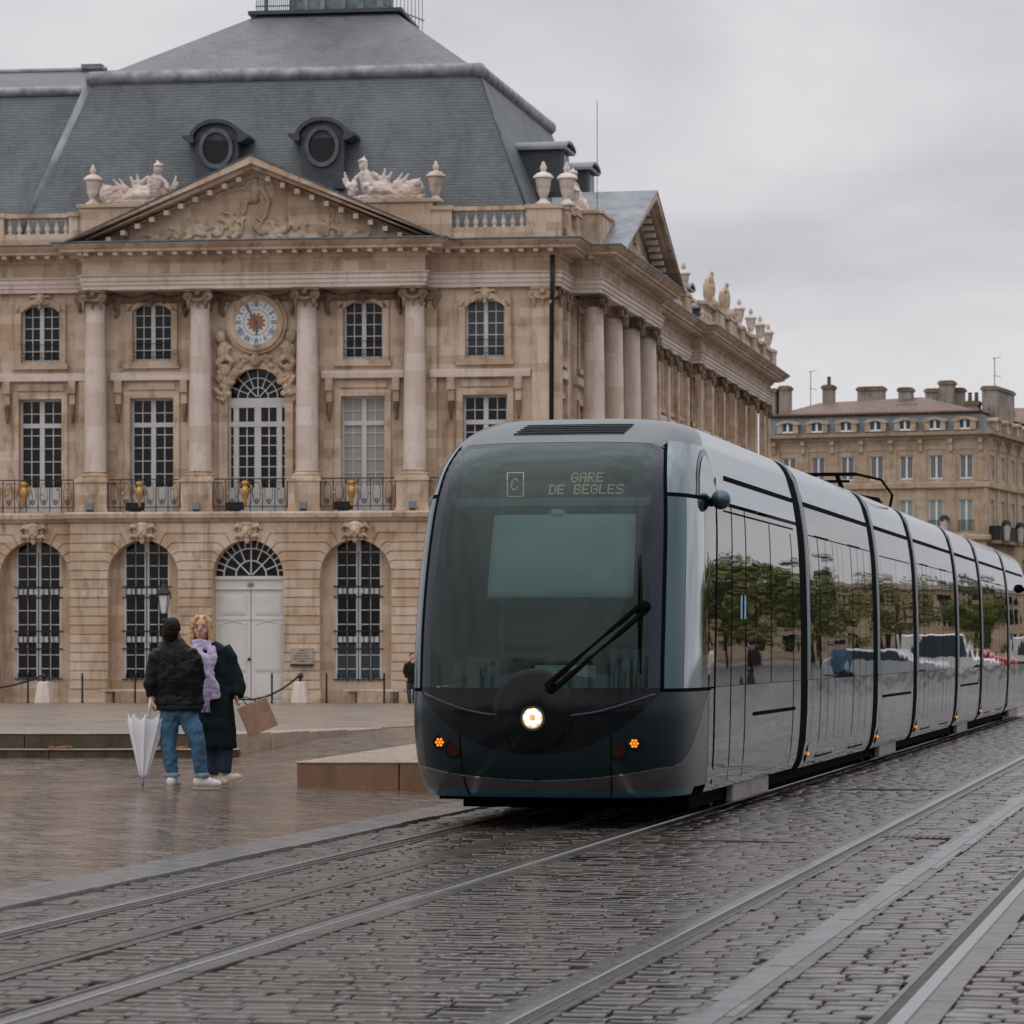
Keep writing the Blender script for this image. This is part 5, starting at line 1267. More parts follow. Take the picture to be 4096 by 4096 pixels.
# dark underframe, bogie covers, roof gear
b = MB(); b.box(-.98, .98, 1.7, TEND - 2.2, .1, .26); b.box(-.9, .9, .5, 1.7, .22, .3); b.build('underframe', M['t_rubber'], tram)
M['t_cover'] = simple('dusty_bogie_cover', (.20, .18, .165), .5, 0, .35, 4)
b = MB(); q = CABEND + BAND
bog = [(3.6, 5.9)]
for i, L in enumerate(LENS):
    if i % 2: bog.append((q + 1.0, q + L - 1.2))
    q += L + BAND
bog.append((q + 1.5, q + 4))
for a, e in bog:
    for s in (-1, 1):
        b = MB(); b.box(*sorted((s * 1.0, s * 1.07)), a, e, .07, .235); b.build('bogie_cover', M['t_cover'], tram, bevel=.015)
        for x in (a + .45, e - .45): b = MB(); b.tube([(s * .68, x, .3), (s * .8, x, .3)], .29, 18); b.build('wheel', M['steel_dark'], tram, smooth=40)
b = MB(); y = 16.2; b.box(-.75, .75, y, y + .14, 3.66, 3.70); b.box(-.6, .6, y + .5, y + .62, 3.60, 3.63); b.tube([(-.5, y + .1, 3.66), (-.4, y + 1.9, 3.46)], .03, 6); b.tube([(.5, y + .1, 3.66), (.4, y + 1.9, 3.46)], .03, 6); b.tube([(.75, y + .1, 3.68), (.95, y + 1.2, 3.66), (1.0, y + 2.1, 3.5), (.95, y + 2.3, 3.36)], .018, 6); b.box(-.6, .6, y + 1.7, y + 2.0, 3.42, 3.5)
b.build('pantograph', M['t_rubber'], tram)
b = MB(); b.loft([(0, 15.0, 3.42, .55, .5), (0, 15.0, 3.5, .5, .45), (0, 15.0, 3.54, .3, .3)], 14); b.loft([(.2, 19.5, 3.42, .55, .6), (.2, 19.5, 3.52, .5, .5), (.2, 19.5, 3.56, .3, .3)], 14); b.build('roof_unit', M['t_band'], tram, smooth=40)
# ------------------------------------------------------------------ people
M['skin'] = simple('skin', (.50, .28, .20), .5, 0, .08, 10)
M['hair_dark'] = simple('dark_hair', (.012, .008, .006), .6, 0, .4, 40, .5, .1)
M['hair_blonde'] = simple('blonde_hair', (.46, .29, .14), .5, 0, .45, 26, .6)
M['jacket'] = simple('black_leather_jacket', (.008, .008, .009), .42, 0, .3, 12, .3, .12)
M['denim'] = simple('blue_denim', (.045, .115, .19), .85, 0, .45, 9, .3)
M['denim_dark'] = simple('dark_denim', (.018, .035, .06), .85, 0, .3, 9, .3)
M['coat'] = simple('dark_green_wool_coat', (.009, .016, .018), .9, 0, .25, 14, .3, .15)
M['scarf'] = simple('lilac_wool_scarf', (.42, .35, .52), .9, 0, .2, 16, .6)
M['shoe'] = simple('white_sneaker', (.68, .64, .60), .6, 0, .08, 12)
M['shoe_beige'] = simple('cream_sneaker', (.60, .53, .42), .6, 0, .2, 8)
M['sole'] = simple('tan_sole', (.42, .36, .28), .6, 0, .1, 8)
M['lips'] = simple('lips', (.36, .10, .09), .5, 0, .05); M['eye'] = simple('eye', (.02, .02, .02), .3)
M['kraft'] = simple('brown_kraft_paper', (.37, .215, .145), .7, 0, .25, 7, .2)
k = NT('white_umbrella_film'); k.set(Base_Color=(.74, .74, .78, 1), Roughness=.3, Transmission_Weight=0.0, Subsurface_Weight=0.0); M['umbrella'] = k.m

def hand(b, x, y, z, s=1, curl=.5, up=0):
    """palm with four fingers and a thumb, fingers pointing down"""
    b.ell((x, y, z - .045), (.022, .04, .05), 8, 6)
    for i, (dy, L) in enumerate(((-.03, .06), (-.01, .07), (.01, .066), (.03, .052))):
        b.tube([(x, y + dy, z - .08), (x + s * .012 * curl, y + dy, z - .08 - L * .5), (x + s * .05 * curl, y + dy, z - .08 - L * (1 - .4 * curl))], [.0105, .0095, .008], 6)
    b.tube([(x, y - .03, z - .03), (x + s * .02, y - .055, z - .06), (x + s * .025, y - .055, z - .09)], [.013, .011, .009], 6)
def head(b, x, y, z, face, k=1.0):
    """face: unit (dx, dy) the nose points to"""
    fx, fy = face
    b.ell((x, y, z + .02 * k), (.078 * k, .092 * k, .105 * k), 14, 10); b.ell((x + fx * .03 * k, y + fy * .03 * k, z - .055 * k), (.058 * k, .06 * k, .07 * k), 12, 8)
    b.ell((x + fx * .1 * k, y + fy * .1 * k, z - .012 * k), (.013 * k, .018 * k, .024 * k), 8, 6)
    for s in (-1, 1):
        b.ell((x - fy * s * .078 * k, y + fx * s * .078 * k, z - .005), (.018 * k, .018 * k, .03 * k), 7, 5); b.ell((x + fx * .058 * k - fy * s * .042 * k, y + fy * .058 * k + fx * s * .042 * k, z - .03 * k), (.024 * k, .024 * k, .03 * k), 8, 6)
    b.tube([(x, y, z - .07 * k), (x - fx * .01, y - fy * .01, z - .2 * k)], [.052 * k, .058 * k], 10)
def shoe(b, x, y, z, ang, L=.27, pitch=0.0, toe=.0):
    ca, sa = cos(ang), sin(ang)
    P = lambda a, q, h: (x + ca * a - sa * q, y + sa * a + ca * q, z + h + pitch * a)
    for a, r, h in ((-.055, .042, .05), (.0, .044, .06), (.06, .044, .046), (.105, .042, .036), (.14, .037, .03)): b.ell(P(a, 0, h), (r * 1.1, r * 1.0, h), 10, 7)
    b.tube([P(-.055, 0, .05), P(.14, 0, .034)], [.044, .036], 10); b.tube([P(-.02, 0, .06), P(-.02, 0, .13)], [.046, .043], 10)
def sole(b, x, y, z, ang, pitch=0.0):
    ca, sa = cos(ang), sin(ang); P = []
    for a, q in ((-.1, -.035), (-.1, .035), (0, .04), (.10, .046), (.155, .036), (.178, 0), (.155, -.036), (.10, -.046), (0, -.04)): P.append((x + ca * a - sa * q, y + sa * a + ca * q, pitch * a))
    lo = [b.p(px, py, z + h) for px, py, h in P]; hi = [b.p(px, py, z + h + .018) for px, py, h in P]
    b.face(lo[::-1]); b.face(hi); n = len(P)
    for i in range(n): b.face((lo[i], lo[(i + 1) % n], hi[(i + 1) % n], hi[i]))
def person(name, loc): o = empty('person', loc); return o

def man(loc):
    p = person('m', loc); tag(p, 'person seen from behind in black leather jacket and blue jeans', 'person')
    b = MB()
    head(b, -.125, .0, 1.50, (.45, .89)); b.tube([(-.11, .02, 1.34), (-.07, .02, 1.1), (-.06, .02, .82)], [.08, .15, .14], 12)
    for s, pts in ((-1, [(-.14, .0, .80), (-.17, -.01, .43), (-.125, .03, .07)]), (1, [(.0, .0, .80), (.13, -.03, .44), (.165, .0, .07)])): b.tube(pts, [.085, .06, .04], 10)
    b.tube([(-.24, .0, 1.29), (-.31, -.02, 1.06), (-.315, -.03, .85)], [.05, .042, .03], 8); hand(b, -.315, -.03, .87, 1, .9)
    b.tube([(.0, .02, 1.3), (.08, .06, 1.08), (.0, .17, 1.0)], [.05, .042, .03], 8); b.ell((.0, .19, 1.0), (.05, .03, .03))
    b.organic('body', M['skin'], p, .009, 2)
    b = MB(); b.ell((-.13, -.012, 1.535), (.088, .1, .1), 14, 10); b.ell((-.14, -.035, 1.50), (.08, .075, .1), 12, 8); b.ell((-.13, .03, 1.60), (.07, .085, .045), 10, 7)
    b.organic('hair', M['hair_dark'], p, .01, 1, .007, .025)
    b = MB()
    b.loft([(-.06, .005, .755, .205, .165), (-.058, .005, .765, .215, .172), (-.055, .005, .80, .22, .176), (-.055, .005, .815, .235, .185), (-.06, .01, .9, .232, .165), (-.07, .0, 1.08, .225, .165), (-.085, .01, 1.22, .222, .15), (-.1, .02, 1.33, .185, .125), (-.115, .02, 1.39, .12, .1), (-.122, .02, 1.45, .085, .085)], 20)
    b.tube([(-.235, .01, 1.31), (-.275, .0, 1.24), (-.31, -.02, 1.08), (-.325, -.03, 1.0), (-.315, -.03, .89)], [.085, .092, .082, .08, .056], 12)
    b.tube([(.02, .02, 1.31), (.07, .02, 1.24), (.105, .04, 1.08), (.10, .08, .98), (.0, .18, 1.0)], [.085, .092, .085, .08, .06], 12)
    b.tube([(-.2, .06, 1.405), (-.12, .1, 1.415), (-.04, .06, 1.405)], .04, 8)
    j = b.organic('jacket', M['jacket'], p, .012, 2, .013, .075)
    b = MB(); b.loft([(-.058, .005, .752, .212, .172), (-.058, .005, .757, .222, .18), (-.056, .005, .80, .226, .183), (-.056, .005, .806, .215, .172)], 24); b.build('hem_band', M['coat'], j, smooth=True); b = MB(); b.tube([(-.06, -.155, .82), (-.075, -.165, 1.05), (-.09, -.15, 1.22), (-.1, -.12, 1.33)], .006, 5); b.tube([(-.25, -.08, 1.27), (-.09, -.158, 1.2), (.08, -.07, 1.27)], .006, 5); b.build('seam', M['jacket'], j)
    b = MB(); b.loft([(-.065, .005, .70, .172, .135), (-.06, .005, .78, .178, .13), (-.06, .005, .84, .165, .12)], 18)
    b.ell((-.135, -.035, .72), (.095, .1, .1)); b.ell((.01, -.035, .72), (.095, .1, .1))
    b.tube([(-.14, .0, .76), (-.155, -.005, .6), (-.165, -.015, .43), (-.15, .0, .28), (-.13, .02, .13)], [.104, .093, .074, .068, .064], 14)
    b.tube([(.0, .0, .76), (.07, -.03, .6), (.125, -.05, .44), (.14, -.03, .28), (.155, .0, .13)], [.104, .094, .075, .068, .064], 14)
    b.organic('jeans', M['denim'], p, .011, 2, .011, .055)
    b = MB(); b.lathe(-.13, .02, [(.068, .115), (.074, .12), (.074, .15), (.07, .155)], 14); b.lathe(.155, 0, [(.068, .115), (.074, .12), (.074, .15), (.07, .155)], 14); b.build('cuff', simple('pale_denim_cuff', (.22, .30, .38), .9, 0, .2, 20), p, smooth=True)
    for x, y, a, dz in ((-.125, .03, 1.35, 0), (.17, .0, .12, 0)):
        b = MB(); shoe(b, x, y, .02, a); o = b.organic('shoe', M['shoe'], p, .009, 2); b = MB(); sole(b, x, y, 0, a); b.build('sole', M['sole'], o)
    return p
def woman(loc):
    p = person('w', loc); tag(p, 'blonde person facing the camera in long dark coat and lilac scarf', 'person')
    b = MB(); hx = -.10
    head(b, hx, -.02, 1.545, (-.1, -.99)); b.tube([(hx, 0, 1.4), (-.04, 0, 1.15), (0, 0, .82)], [.11, .14, .14], 12)
    b.tube([(-.02, .0, .8), (.0, .0, .44), (.01, .0, .07)], [.085, .06, .04], 10); b.tube([(.1, .0, .8), (.13, -.02, .45), (.12, -.02, .08)], [.085, .06, .04], 10)
    b.tube([(.14, 0, 1.36), (.2, .01, 1.1), (.235, -.04, .90)], [.05, .042, .03], 8); hand(b, .24, -.04, .92, 1, .8)
    b.tube([(-.22, 0, 1.36), (-.27, .04, 1.1), (-.2, .12, .95)], [.05, .042, .03], 8); hand(b, -.2, .12, .96, -1, .6)
    bd = b.organic('body', M['skin'], p, .007, 3)
    fx, fy = -.1, -.99
    b = MB()
    for s in (-1, 1): b.ell((hx + fx * .082 + s * .032, -.02 + fy * .082, 1.56), (.012, .006, .006), 8, 5); b.tube([(hx + fx * .086 + s * .05, -.02 + fy * .083, 1.58), (hx + fx * .088 + s * .018, -.02 + fy * .09, 1.583)], .0045, 5)
    b.build('eye', M['eye'], bd)
    b = MB(); b.ell((hx + fx * .088, -.02 + fy * .088, 1.487), (.021, .008, .006), 8, 5); b.build('mouth', M['lips'], bd)
    b = MB(); b.ell((hx, .015, 1.588), (.09, .1, .092), 14, 10)
    for s, L in ((-1, 1.27), (1, 1.4)):
        b.tube([(hx + s * .02, -.06, 1.665), (hx + s * .075, -.06, 1.615), (hx + s * .09, -.045, 1.5), (hx + s * .10, -.05, 1.4), (hx + s * .095 - (.035 if s < 0 else 0), -.075, L)], [.028, .03, .034, .038, .022], 8)
        b.tube([(hx + s * .06, .03, 1.6), (hx + s * .085, .02, 1.45), (hx + s * .09, .0, 1.33)], [.04, .048, .03], 8)
    b.tube([(hx, .06, 1.62), (hx, .08, 1.45), (hx, .07, 1.3)], [.08, .09, .06], 10)
    b.organic('hair', M['hair_blonde'], p, .009, 2, .005, .03)
    b = MB()
    b.loft([(.015, .0, .375, .225, .16), (.01, .0, .40, .235, .17), (.0, .0, .6, .23, .165), (-.01, .0, .85, .215, .15), (-.02, .0, 1.05, .205, .14), (-.03, .0, 1.22, .215, .14), (-.04, .0, 1.34, .2, .125), (-.06, .0, 1.41, .13, .1), (-.08, .0, 1.44, .08, .08)], 20)
    b.tube([(.10, .0, 1.35), (.165, .01, 1.25), (.21, .02, 1.1), (.25, -.01, .98), (.235, -.035, .885)], [.09, .09, .085, .085, .08], 12); b.tube([(-.18, .0, 1.35), (-.25, .02, 1.22), (-.28, .05, 1.08), (-.2, .12, .95)], [.09, .09, .08, .07], 12)
    b.organic('coat', M['coat'], p, .015, 3, .012, .1)
    b = MB()
    for k in range(3): b.tube([(hx + (.115 - .01 * k) * sin(a), -.02 - (.10 - .008 * k) * cos(a) * .95, 1.352 + .027 * k + .012 * sin(a * 2 + k)) for a in [2 * pi * i / 14 for i in range(15)]], .029, 8)
    b.tube([(hx - .08, -.12, 1.36), (-.07, -.17, 1.25), (.0, -.18, 1.10), (-.03, -.185, .95), (-.05, -.185, .78)], [.045, .055, .05, .046, .042], 10, .5)
    b.tube([(hx + .10, -.11, 1.37), (.02, -.165, 1.26), (-.02, -.19, 1.1), (.04, -.19, .98), (.055, -.19, .86)], [.045, .052, .046, .054, .05], 10, .5)
    sc = b.organic('scarf', M['scarf'], p, .010, 2, .006, .03)
    b = MB(); rnd = random.Random(2)
    for i in range(9): x = -.09 + .01 * i; b.tube([(x, -.19, .79), (x + rnd.uniform(-.01, .01), -.19, .73)], .005, 5)
    b.build('fringe', M['scarf'], sc)
    b = MB(); b.tube([(-.02, .0, .7), (.0, .0, .45), (.01, .0, .12)], [.1, .08, .068], 12); b.tube([(.1, .0, .7), (.135, -.02, .45), (.12, -.02, .14)], [.1, .08, .075], 12); b.organic('jeans', M['denim_dark'], p, .014, 2, .006, .06)
    for x, y, a, pt in ((.0, .0, -.35, 0), (.12, -.02, -.25, .26)):
        b = MB(); shoe(b, x, y, .03 if pt else .02, a, .25, pt); o = b.organic('shoe', M['shoe_beige'], p, .009, 2); b = MB(); sole(b, x, y, .03 if pt else 0, a, pt); b.build('sole', M['sole'], o)
    return p
GX = lambda x, Y: (x - 966) / 6236.0 * Y
PM = (GX(350, 31.7), 31.7, plaza_z(GX(350, 31.7), 31.7)); man(PM)
PW = (GX(400, 32.3), 32.3, plaza_z(GX(400, 32.3), 32.3)); woman(PW)
# closed umbrella in the left hand
um = empty('umbrella', (PM[0] - .40, PM[1] - .05, PM[2])); tag(um, 'closed white umbrella held point down beside the blue jeans', 'umbrella')
ax = lambda q: (.075 * q - .005, .0, .02 + .84 * q)       # along the shaft, 0 tip, 1 handle
b = MB(); rows = []
n = 16
prof = [(.012, .10), (.035, .16), (.065, .30), (.10, .47), (.135, .64), (.155, .76), (.15, .785)]
ids = []
for r, q in prof:
    cx, cy, cz = ax(q); cx -= .03 * q
    ids.append([b.p(cx + r * (1 + .13 * (-1)**k) * cos(2 * pi * k / n), cy + r * .7 * (1 + .13 * (-1)**k) * sin(2 * pi * k / n), cz + (.022 * (-1)**k if q > .7 else 0)) for k in range(n)])
for A, B in zip(ids, ids[1:]):
    for k2 in range(n): b.face((A[k2], A[(k2 + 1) % n], B[(k2 + 1) % n], B[k2]))
b.build('canopy', M['umbrella'], um, smooth=30)
b = MB()
for k2 in range(0, n, 2):
    P = []
    for r, q in prof: cx, cy, cz = ax(q); cx -= .03 * q; P.append((cx + r * 1.14 * cos(2 * pi * k2 / n), cy + r * .8 * sin(2 * pi * k2 / n), cz))
    P.append((P[-1][0] * 1.02, P[-1][1], P[-1][2] + .04)); b.tube(P, .005, 5)
b.build('rib', M['umbrella'], um, smooth=True)
b = MB(); b.tube([ax(.0), ax(.12)], .008, 7); b.build('ferrule', M['lead_light'], um, smooth=True); b = MB(); b.tube([ax(.1), ax(.82)], .007, 7); b.build('shaft', M['lead_light'], um, smooth=True); b = MB(); b.tube([ax(.8), ax(.94), ax(1.02)], [.013, .015, .014], 8); b.build('handle', M['shoe'], um, smooth=True)
# paper bag in the right hand of the woman
bg_ = empty('paper_bag', (PW[0] + .235, PW[1] - .06, PW[2] + .83)); bg_.rotation_euler = (0, radians(-23), radians(6)); tag(bg_, 'brown kraft paper shopping bag tilted in the hand of the blonde person', 'paper bag')
b = MB()
for sy in (-1, 1): b.box(-.15 + .14, .15 + .14, sy * .05 - .002, sy * .05 + .002, -.37, -.07)
for sx in (-.15 + .14, .15 + .14): b.box(sx - .002, sx + .002, -.048, .048, -.37, -.07)
b.box(-.15 + .14, .15 + .14, -.048, .048, -.37, -.366); b.build('paper_body', M['kraft'], bg_, bevel=.003)
for sy in (-1, 1): b = MB(); b.tube([(.09, sy * .045, -.08), (.075, sy * .03, -.02), (.04, sy * .01, .02), (.12, sy * .02, .0), (.19, sy * .045, -.08)], .005, 6); b.build('cord_handle', M['iron'], bg_, smooth=True)
# figure half hidden by the tram, in front of the far wall
def walker(loc, lab, cat='person', c1='jacket', c2='denim_dark', ang=0.0, group=None, h=1.0):
    p = person('x', loc); p.rotation_euler = (0, 0, ang); p.scale = (h, h, h); tag(p, lab, cat, group)
    b = MB(); head(b, 0, -.03, 1.60, (-.95, -.3)); b.tube([(0, 0, 1.45), (0, 0, 1.1), (0, 0, .85)], [.11, .15, .15], 10)
    for s in (-1, 1): b.tube([(s * .09, 0, .85), (s * .1, -.03 * s, .45), (s * .09, .06 * s, .06)], [.09, .06, .04], 8); b.tube([(s * .19, 0, 1.38), (s * .24, .03, 1.1), (s * .2, -.05, .86)], [.05, .04, .03], 7); hand(b, s * .2, -.05, .88, -s)
    b.organic('body', M['skin'], p, .012, 2)
    b = MB(); b.loft([(0, 0, .72, .2, .16), (0, 0, .95, .2, .16), (0, 0, 1.2, .22, .16), (0, 0, 1.38, .2, .13), (0, 0, 1.47, .09, .09)], 16)
    for s in (-1, 1): b.tube([(s * .18, 0, 1.38), (s * .25, .03, 1.1), (s * .2, -.05, .9)], [.085, .075, .06], 10)
    b.organic('jacket', M[c1], p, .02, 3, .012, .1)
    b = MB()
    for s in (-1, 1): b.tube([(s * .08, 0, .85), (s * .1, -.03 * s, .45), (s * .09, .06 * s, .1)], [.11, .085, .07], 10)
    b.organic('trousers', M[c2], p, .02, 2)
    b = MB(); b.ell((0, .0, 1.66), (.09, .1, .09), 10, 8); b.organic('hair', M['hair_dark'], p, .015, 1)
    for s in (-1, 1): b = MB(); shoe(b, s * .09, .06 * s, .0, -pi / 2); b.organic('shoe', M['jacket'], p, .012, 1)
    return p
walker((GX(777, 112), 112, zt(112)), 'dark clothed person mostly hidden behind the left edge of the tram', ang=.3, h=.98)

# ------------------------------------------------------------------ small things in front of the palace
RPAL = Matrix.Rotation(-A7, 3, 'Z')
def pw(u, d, z): return Vector((-8.93, 116, 0)) + RPAL @ Vector((u, d, z))
def ground_at(u, d): return zt(pw(u, d, 0).y)
def at(name, u, d): v = pw(u, d, 0); v.z = zt(v.y); return empty(name, v, -A7)
posts = [(-7.55, 'thin black iron post left of the stone bollard at the left edge'), (-5.62, 'thin black iron post at the left end of the long stone bench'), (-3.75, 'thin black iron post behind the long stone bench'),
         (1.05, 'thin black iron post just right of the pale door'), (2.95, 'thin black iron post right of the plaque, beside the grated window'), (4.95, 'thin black iron post by the bench beside the tram')]
proto = None
for u, lab in posts:
    if proto is None:
        proto = at('iron_post', u, -2.6); b = MB(); b.lathe(0, 0, [(.06, 0), (.06, .03), (.035, .05), (.032, .98), (.04, 1.0), (.02, 1.04)], 10); b.build('pole', M['iron'], proto, smooth=40); b = MB(); b.ell((0, 0, .9), (.05, .05, .03)); b.build('ring', M['iron'], proto); o = proto
    else: o = dup(proto); v = pw(u, -2.6, 0); v.z = zt(v.y); o.location = v
    tag(o, lab, 'post', 'iron posts along the palace front')
proto = None
for u, lab in ((-6.95, 'white stone bollard with black iron knob at the far left'), (2.06, 'white stone bollard with black iron knob right of the door')):
    if proto is None:
        proto = at('stone_bollard', u, -2.7); b = MB(); b.taper(0, 0, 0, .66, .56, .56, .40, .40); b.taper(0, 0, .66, .74, .40, .40, .33, .33); b.build('block', M['stone_pale'], proto, bevel=.03); b = MB(); b.lathe(0, 0, [(.05, .74), (.05, .84), (.1, .88), (.11, .94), (.07, 1.0), (.02, 1.04)], 10); b.build('knob', M['iron'], proto, smooth=True); o = proto
    else: o = dup(proto); v = pw(u, -2.7, 0); v.z = zt(v.y); o.location = v
    tag(o, lab, 'bollard', 'stone bollards before the palace')
def chain(u0, z0, u1, z1, sag, lab):
    c = at('chain', (u0 + u1) / 2, -2.65); g = c.location.z; b = MB(); m = (u0 + u1) / 2
    P = [(u0 + (u1 - u0) * i / 16 - m, 0, z0 + (z1 - z0) * i / 16 - sag * 4 * (i / 16) * (1 - i / 16)) for i in range(17)]
    b.tube(P, .035, 6); b.build('link_chain', M['iron'], c, smooth=True); tag(c, lab, 'chain', 'chains between posts and bollards')
chain(-9.9, .55, -6.95, 1.0, .22, 'sagging black chain running from the left edge up to a stone bollard'); chain(-1.6, .95, 2.06, 1.0, .85, 'sagging black chain from the door across to the white stone bollard')
proto = None
for u, lab in ((-3.55, 'long plank bench against the palace wall behind the two people'), (5.05, 'plank bench against the palace wall beside the tram')):
    if proto is None:
        proto = at('bench', u, -1.2); b = MB(); b.box(-1.75, 1.75, -.22, .22, .38, .47); b.build('seat', M['stone'], proto, bevel=.02)
        for x in (-1.45, .02, 1.45): b = MB(); b.box(x - .13, x + .13, -.18, .18, 0, .38); b.build('leg', M['stone_dark'], proto)
        o = proto
    else: o = dup(proto); v = pw(u, -1.2, 0); v.z = zt(v.y); o.location = v
    tag(o, lab, 'bench', 'benches along the palace wall')
# street lamp between the window and the door
lp = at('street_lamp', -2.78, -2.4); tag(lp, 'black lantern street lamp standing between a grated window and the pale door', 'street lamp')
b = MB(); b.lathe(0, 0, [(.2, 0), (.2, .25), (.12, .35), (.09, .9), (.05, 1.0), (.045, 2.75), (.1, 2.85), (.06, 2.95), (.13, 3.05), (.13, 3.1)], 12); b.build('pole', M['iron'], lp, smooth=40)
b = MB()
for i in range(4):
    a = pi / 4 + i * pi / 2; b.tube([(.13 * cos(a), .13 * sin(a), 3.08), (.24 * cos(a), .24 * sin(a), 3.75)], .016, 5)
b.taper(0, 0, 3.72, 3.78, .40, .40, .44, .44); b.taper(0, 0, 3.78, 4.02, .42, .42, .16, .16); b.taper(0, 0, 4.02, 4.12, .2, .2, .12, .12); b.lathe(0, 0, [(.05, 4.12), (.06, 4.18), (.03, 4.24), (.01, 4.3)], 8); b.build('lantern_frame', M['iron'], lp)
k = NT('lantern_glass'); k.set(Base_Color=(.6, .6, .6, 1), Roughness=.15); M['lantern_glass'] = k.m
b = MB(); b.taper(0, 0, 3.1, 3.72, .17, .17, .32, .32); b.build('lantern_glass', M['lantern_glass'], lp)
# wall plaque
pq = empty('wall_plaque', pw(1.6, -.03, 1.15), -A7); tag(pq, 'grey engraved plaque on the rusticated wall right of the door', 'plaque')
b = MB(); b.box(-.4, .4, -.04, .02, -.27, .3); b.build('slab', simple('plaque_stone', (.36, .30, .25), .6, 0, .15, 6), pq, bevel=.01); b = MB(); b.box(-.42, .42, -.09, .02, -.33, -.27); b.build('ledge', M['iron'], pq)
b = MB(); rnd = random.Random(4)
for i, (w, z) in enumerate(((.24, .2), (.4, .1), (.5, .0), (.6, -.1), (.3, -.19))):
    x = -w / 2
    while x < w / 2: q = rnd.uniform(.02, .06); b.box(x, x + q, -.043, -.039, z, z + .035); x += q + rnd.uniform(.012, .025)
b.build('engraved_lines', M['step'], pq)
# wet leaves on the steps
rnd = random.Random(11); M['leaf'] = simple('orange_leaf', (.36, .15, .05), .6, 0, .3, 20)
for i, (x, y, z) in enumerate(((-5.45, 39.66, .25), (-3.25, 39.45, .115), (-4.05, 39.8, .25), (-3.66, 39.5, .12), (-4.15, 39.66, .25), (-5.3, 39.7, .25))):
    o = None; b = MB()
    for j in range(5):
        a = rnd.uniform(0, 6.28); px, py = rnd.uniform(-.09, .09), rnd.uniform(-.05, .05); q = []
        for s in range(6): t = 2 * pi * s / 6; r = (.035 if s % 3 else .055); q.append((px + r * cos(t + a), py + r * sin(t + a)))
        b.flat(q, .004 * j, .004 * j + .012)
    b.F = None; o = b.build('fallen_leaf', M['leaf']); o.location = (x, y, z + .002); tag(o, 'orange fallen leaves lying on the stone steps', 'leaves', 'fallen leaves on the steps')

# ------------------------------------------------------------------ apartment buildings far right
A22 = radians(21)
apt = empty('apartment_building', (35.84, 250, 0), -A22); tag(apt, 'pale stone apartment building with red tiled roof and small dormers beyond the tram', 'building')
APU = [-1.52 - 2.32 * i for i in range(7)]; UL = -17.3
FS = lambda u, d, z: (0 + u * 0 - d, u, z)       # receding right side: along +y, depth to the left
hl = []
for u in APU: hl += [(u - .52, u + .52, 14.28, 16.1), (u - .54, u + .54, 10.25, 12.7), (u - .54, u + .54, 6.0, 8.4), (u - .6, u + .6, 1, 4.4)]
b = MB(); holes_wall(b, None, UL, 0, -.7, 17.65, hl, 0, .28)
SU = [2.2 + 3.6 * i for i in range(6)]; hs = []
for u in SU: hs += [(u - .6, u + .6, 14.28, 16.1), (u - .6, u + .6, 10.25, 12.7), (u - .6, u + .6, 6, 8.4)]
holes_wall(b, FS, 0, 23, -.7, 17.65, hs, 0, .28); b.F = None; b.box(UL, -.4, .4, 20, -.7, 17.6); b.build('wall', M['stone_flat'], apt)
b = MB(); PA = [(UL, 0), (0, 0), (0, 23)]
sweep(b, PA, [(-.3, 17.3), (.12, 17.3), (.2, 17.55), (.62, 17.6), (.68, 17.85), (-.3, 17.95)]); sweep(b, PA, [(-.2, 13.5), (.1, 13.5), (.26, 13.62), (.26, 13.98), (.12, 14.05), (-.2, 14.05)]); sweep(b, PA, [(-.2, 9.5), (.12, 9.5), (.3, 9.65), (.3, 9.95), (.15, 10.05), (-.2, 10.05)]); sweep(b, PA, [(-.2, 16.52), (.06, 16.52), (.06, 16.62), (-.2, 16.62)])
b.build('cornice', M['stone_flat'], apt)
for u in [-.35] + [x - 1.16 for x in APU]:
    b = MB(); b.box(u - .16, u + .16, -.42, .02, 17.0, 17.3); b.box(u - .13, u + .13, -.25, .02, 16.4, 17.0); b.box(u - .42, u + .42, -.07, .02, 10.1, 13.5); b.box(u - .42, u + .42, -.07, .02, 14.1, 16.5); b.build('bracket_pilaster', M['stone_flat'], apt)
for u in [.2] + [x + 1.8 for x in SU]:
    b = MB(FS); b.box(u - .2, u + .2, -.42, .02, 17.0, 17.3); b.box(u - .15, u + .15, -.25, .02, 16.4, 17.0); b.box(u - .5, u + .5, -.1, .02, 10.1, 13.5); b.box(u - .5, u + .5, -.1, .02, 14.1, 16.5); b.build('bracket_pilaster', M['stone_flat'], apt)
def apt_win(F, c, w, z0, z1, mat, d=.14):
    b = MB(F); b.box(c - w / 2, c - w / 2 + .07, d, d + .08, z0, z1); b.box(c + w / 2 - .07, c + w / 2, d, d + .08, z0, z1); b.box(c - .07, c + .07, d - .02, d + .08, z0, z1); b.box(c - w / 2, c + w / 2, d + .001, d + .07, z0, z0 + .1); b.box(c - w / 2, c + w / 2, d + .001, d + .07, z1 - .08, z1)
    o = b.build('window', M['paint_bright'], apt); g = MB(F); g.box(c - w / 2 + .02, c + w / 2 - .02, d + .05, d + .06, z0, z1); g.build('pane', M[mat], o); return o
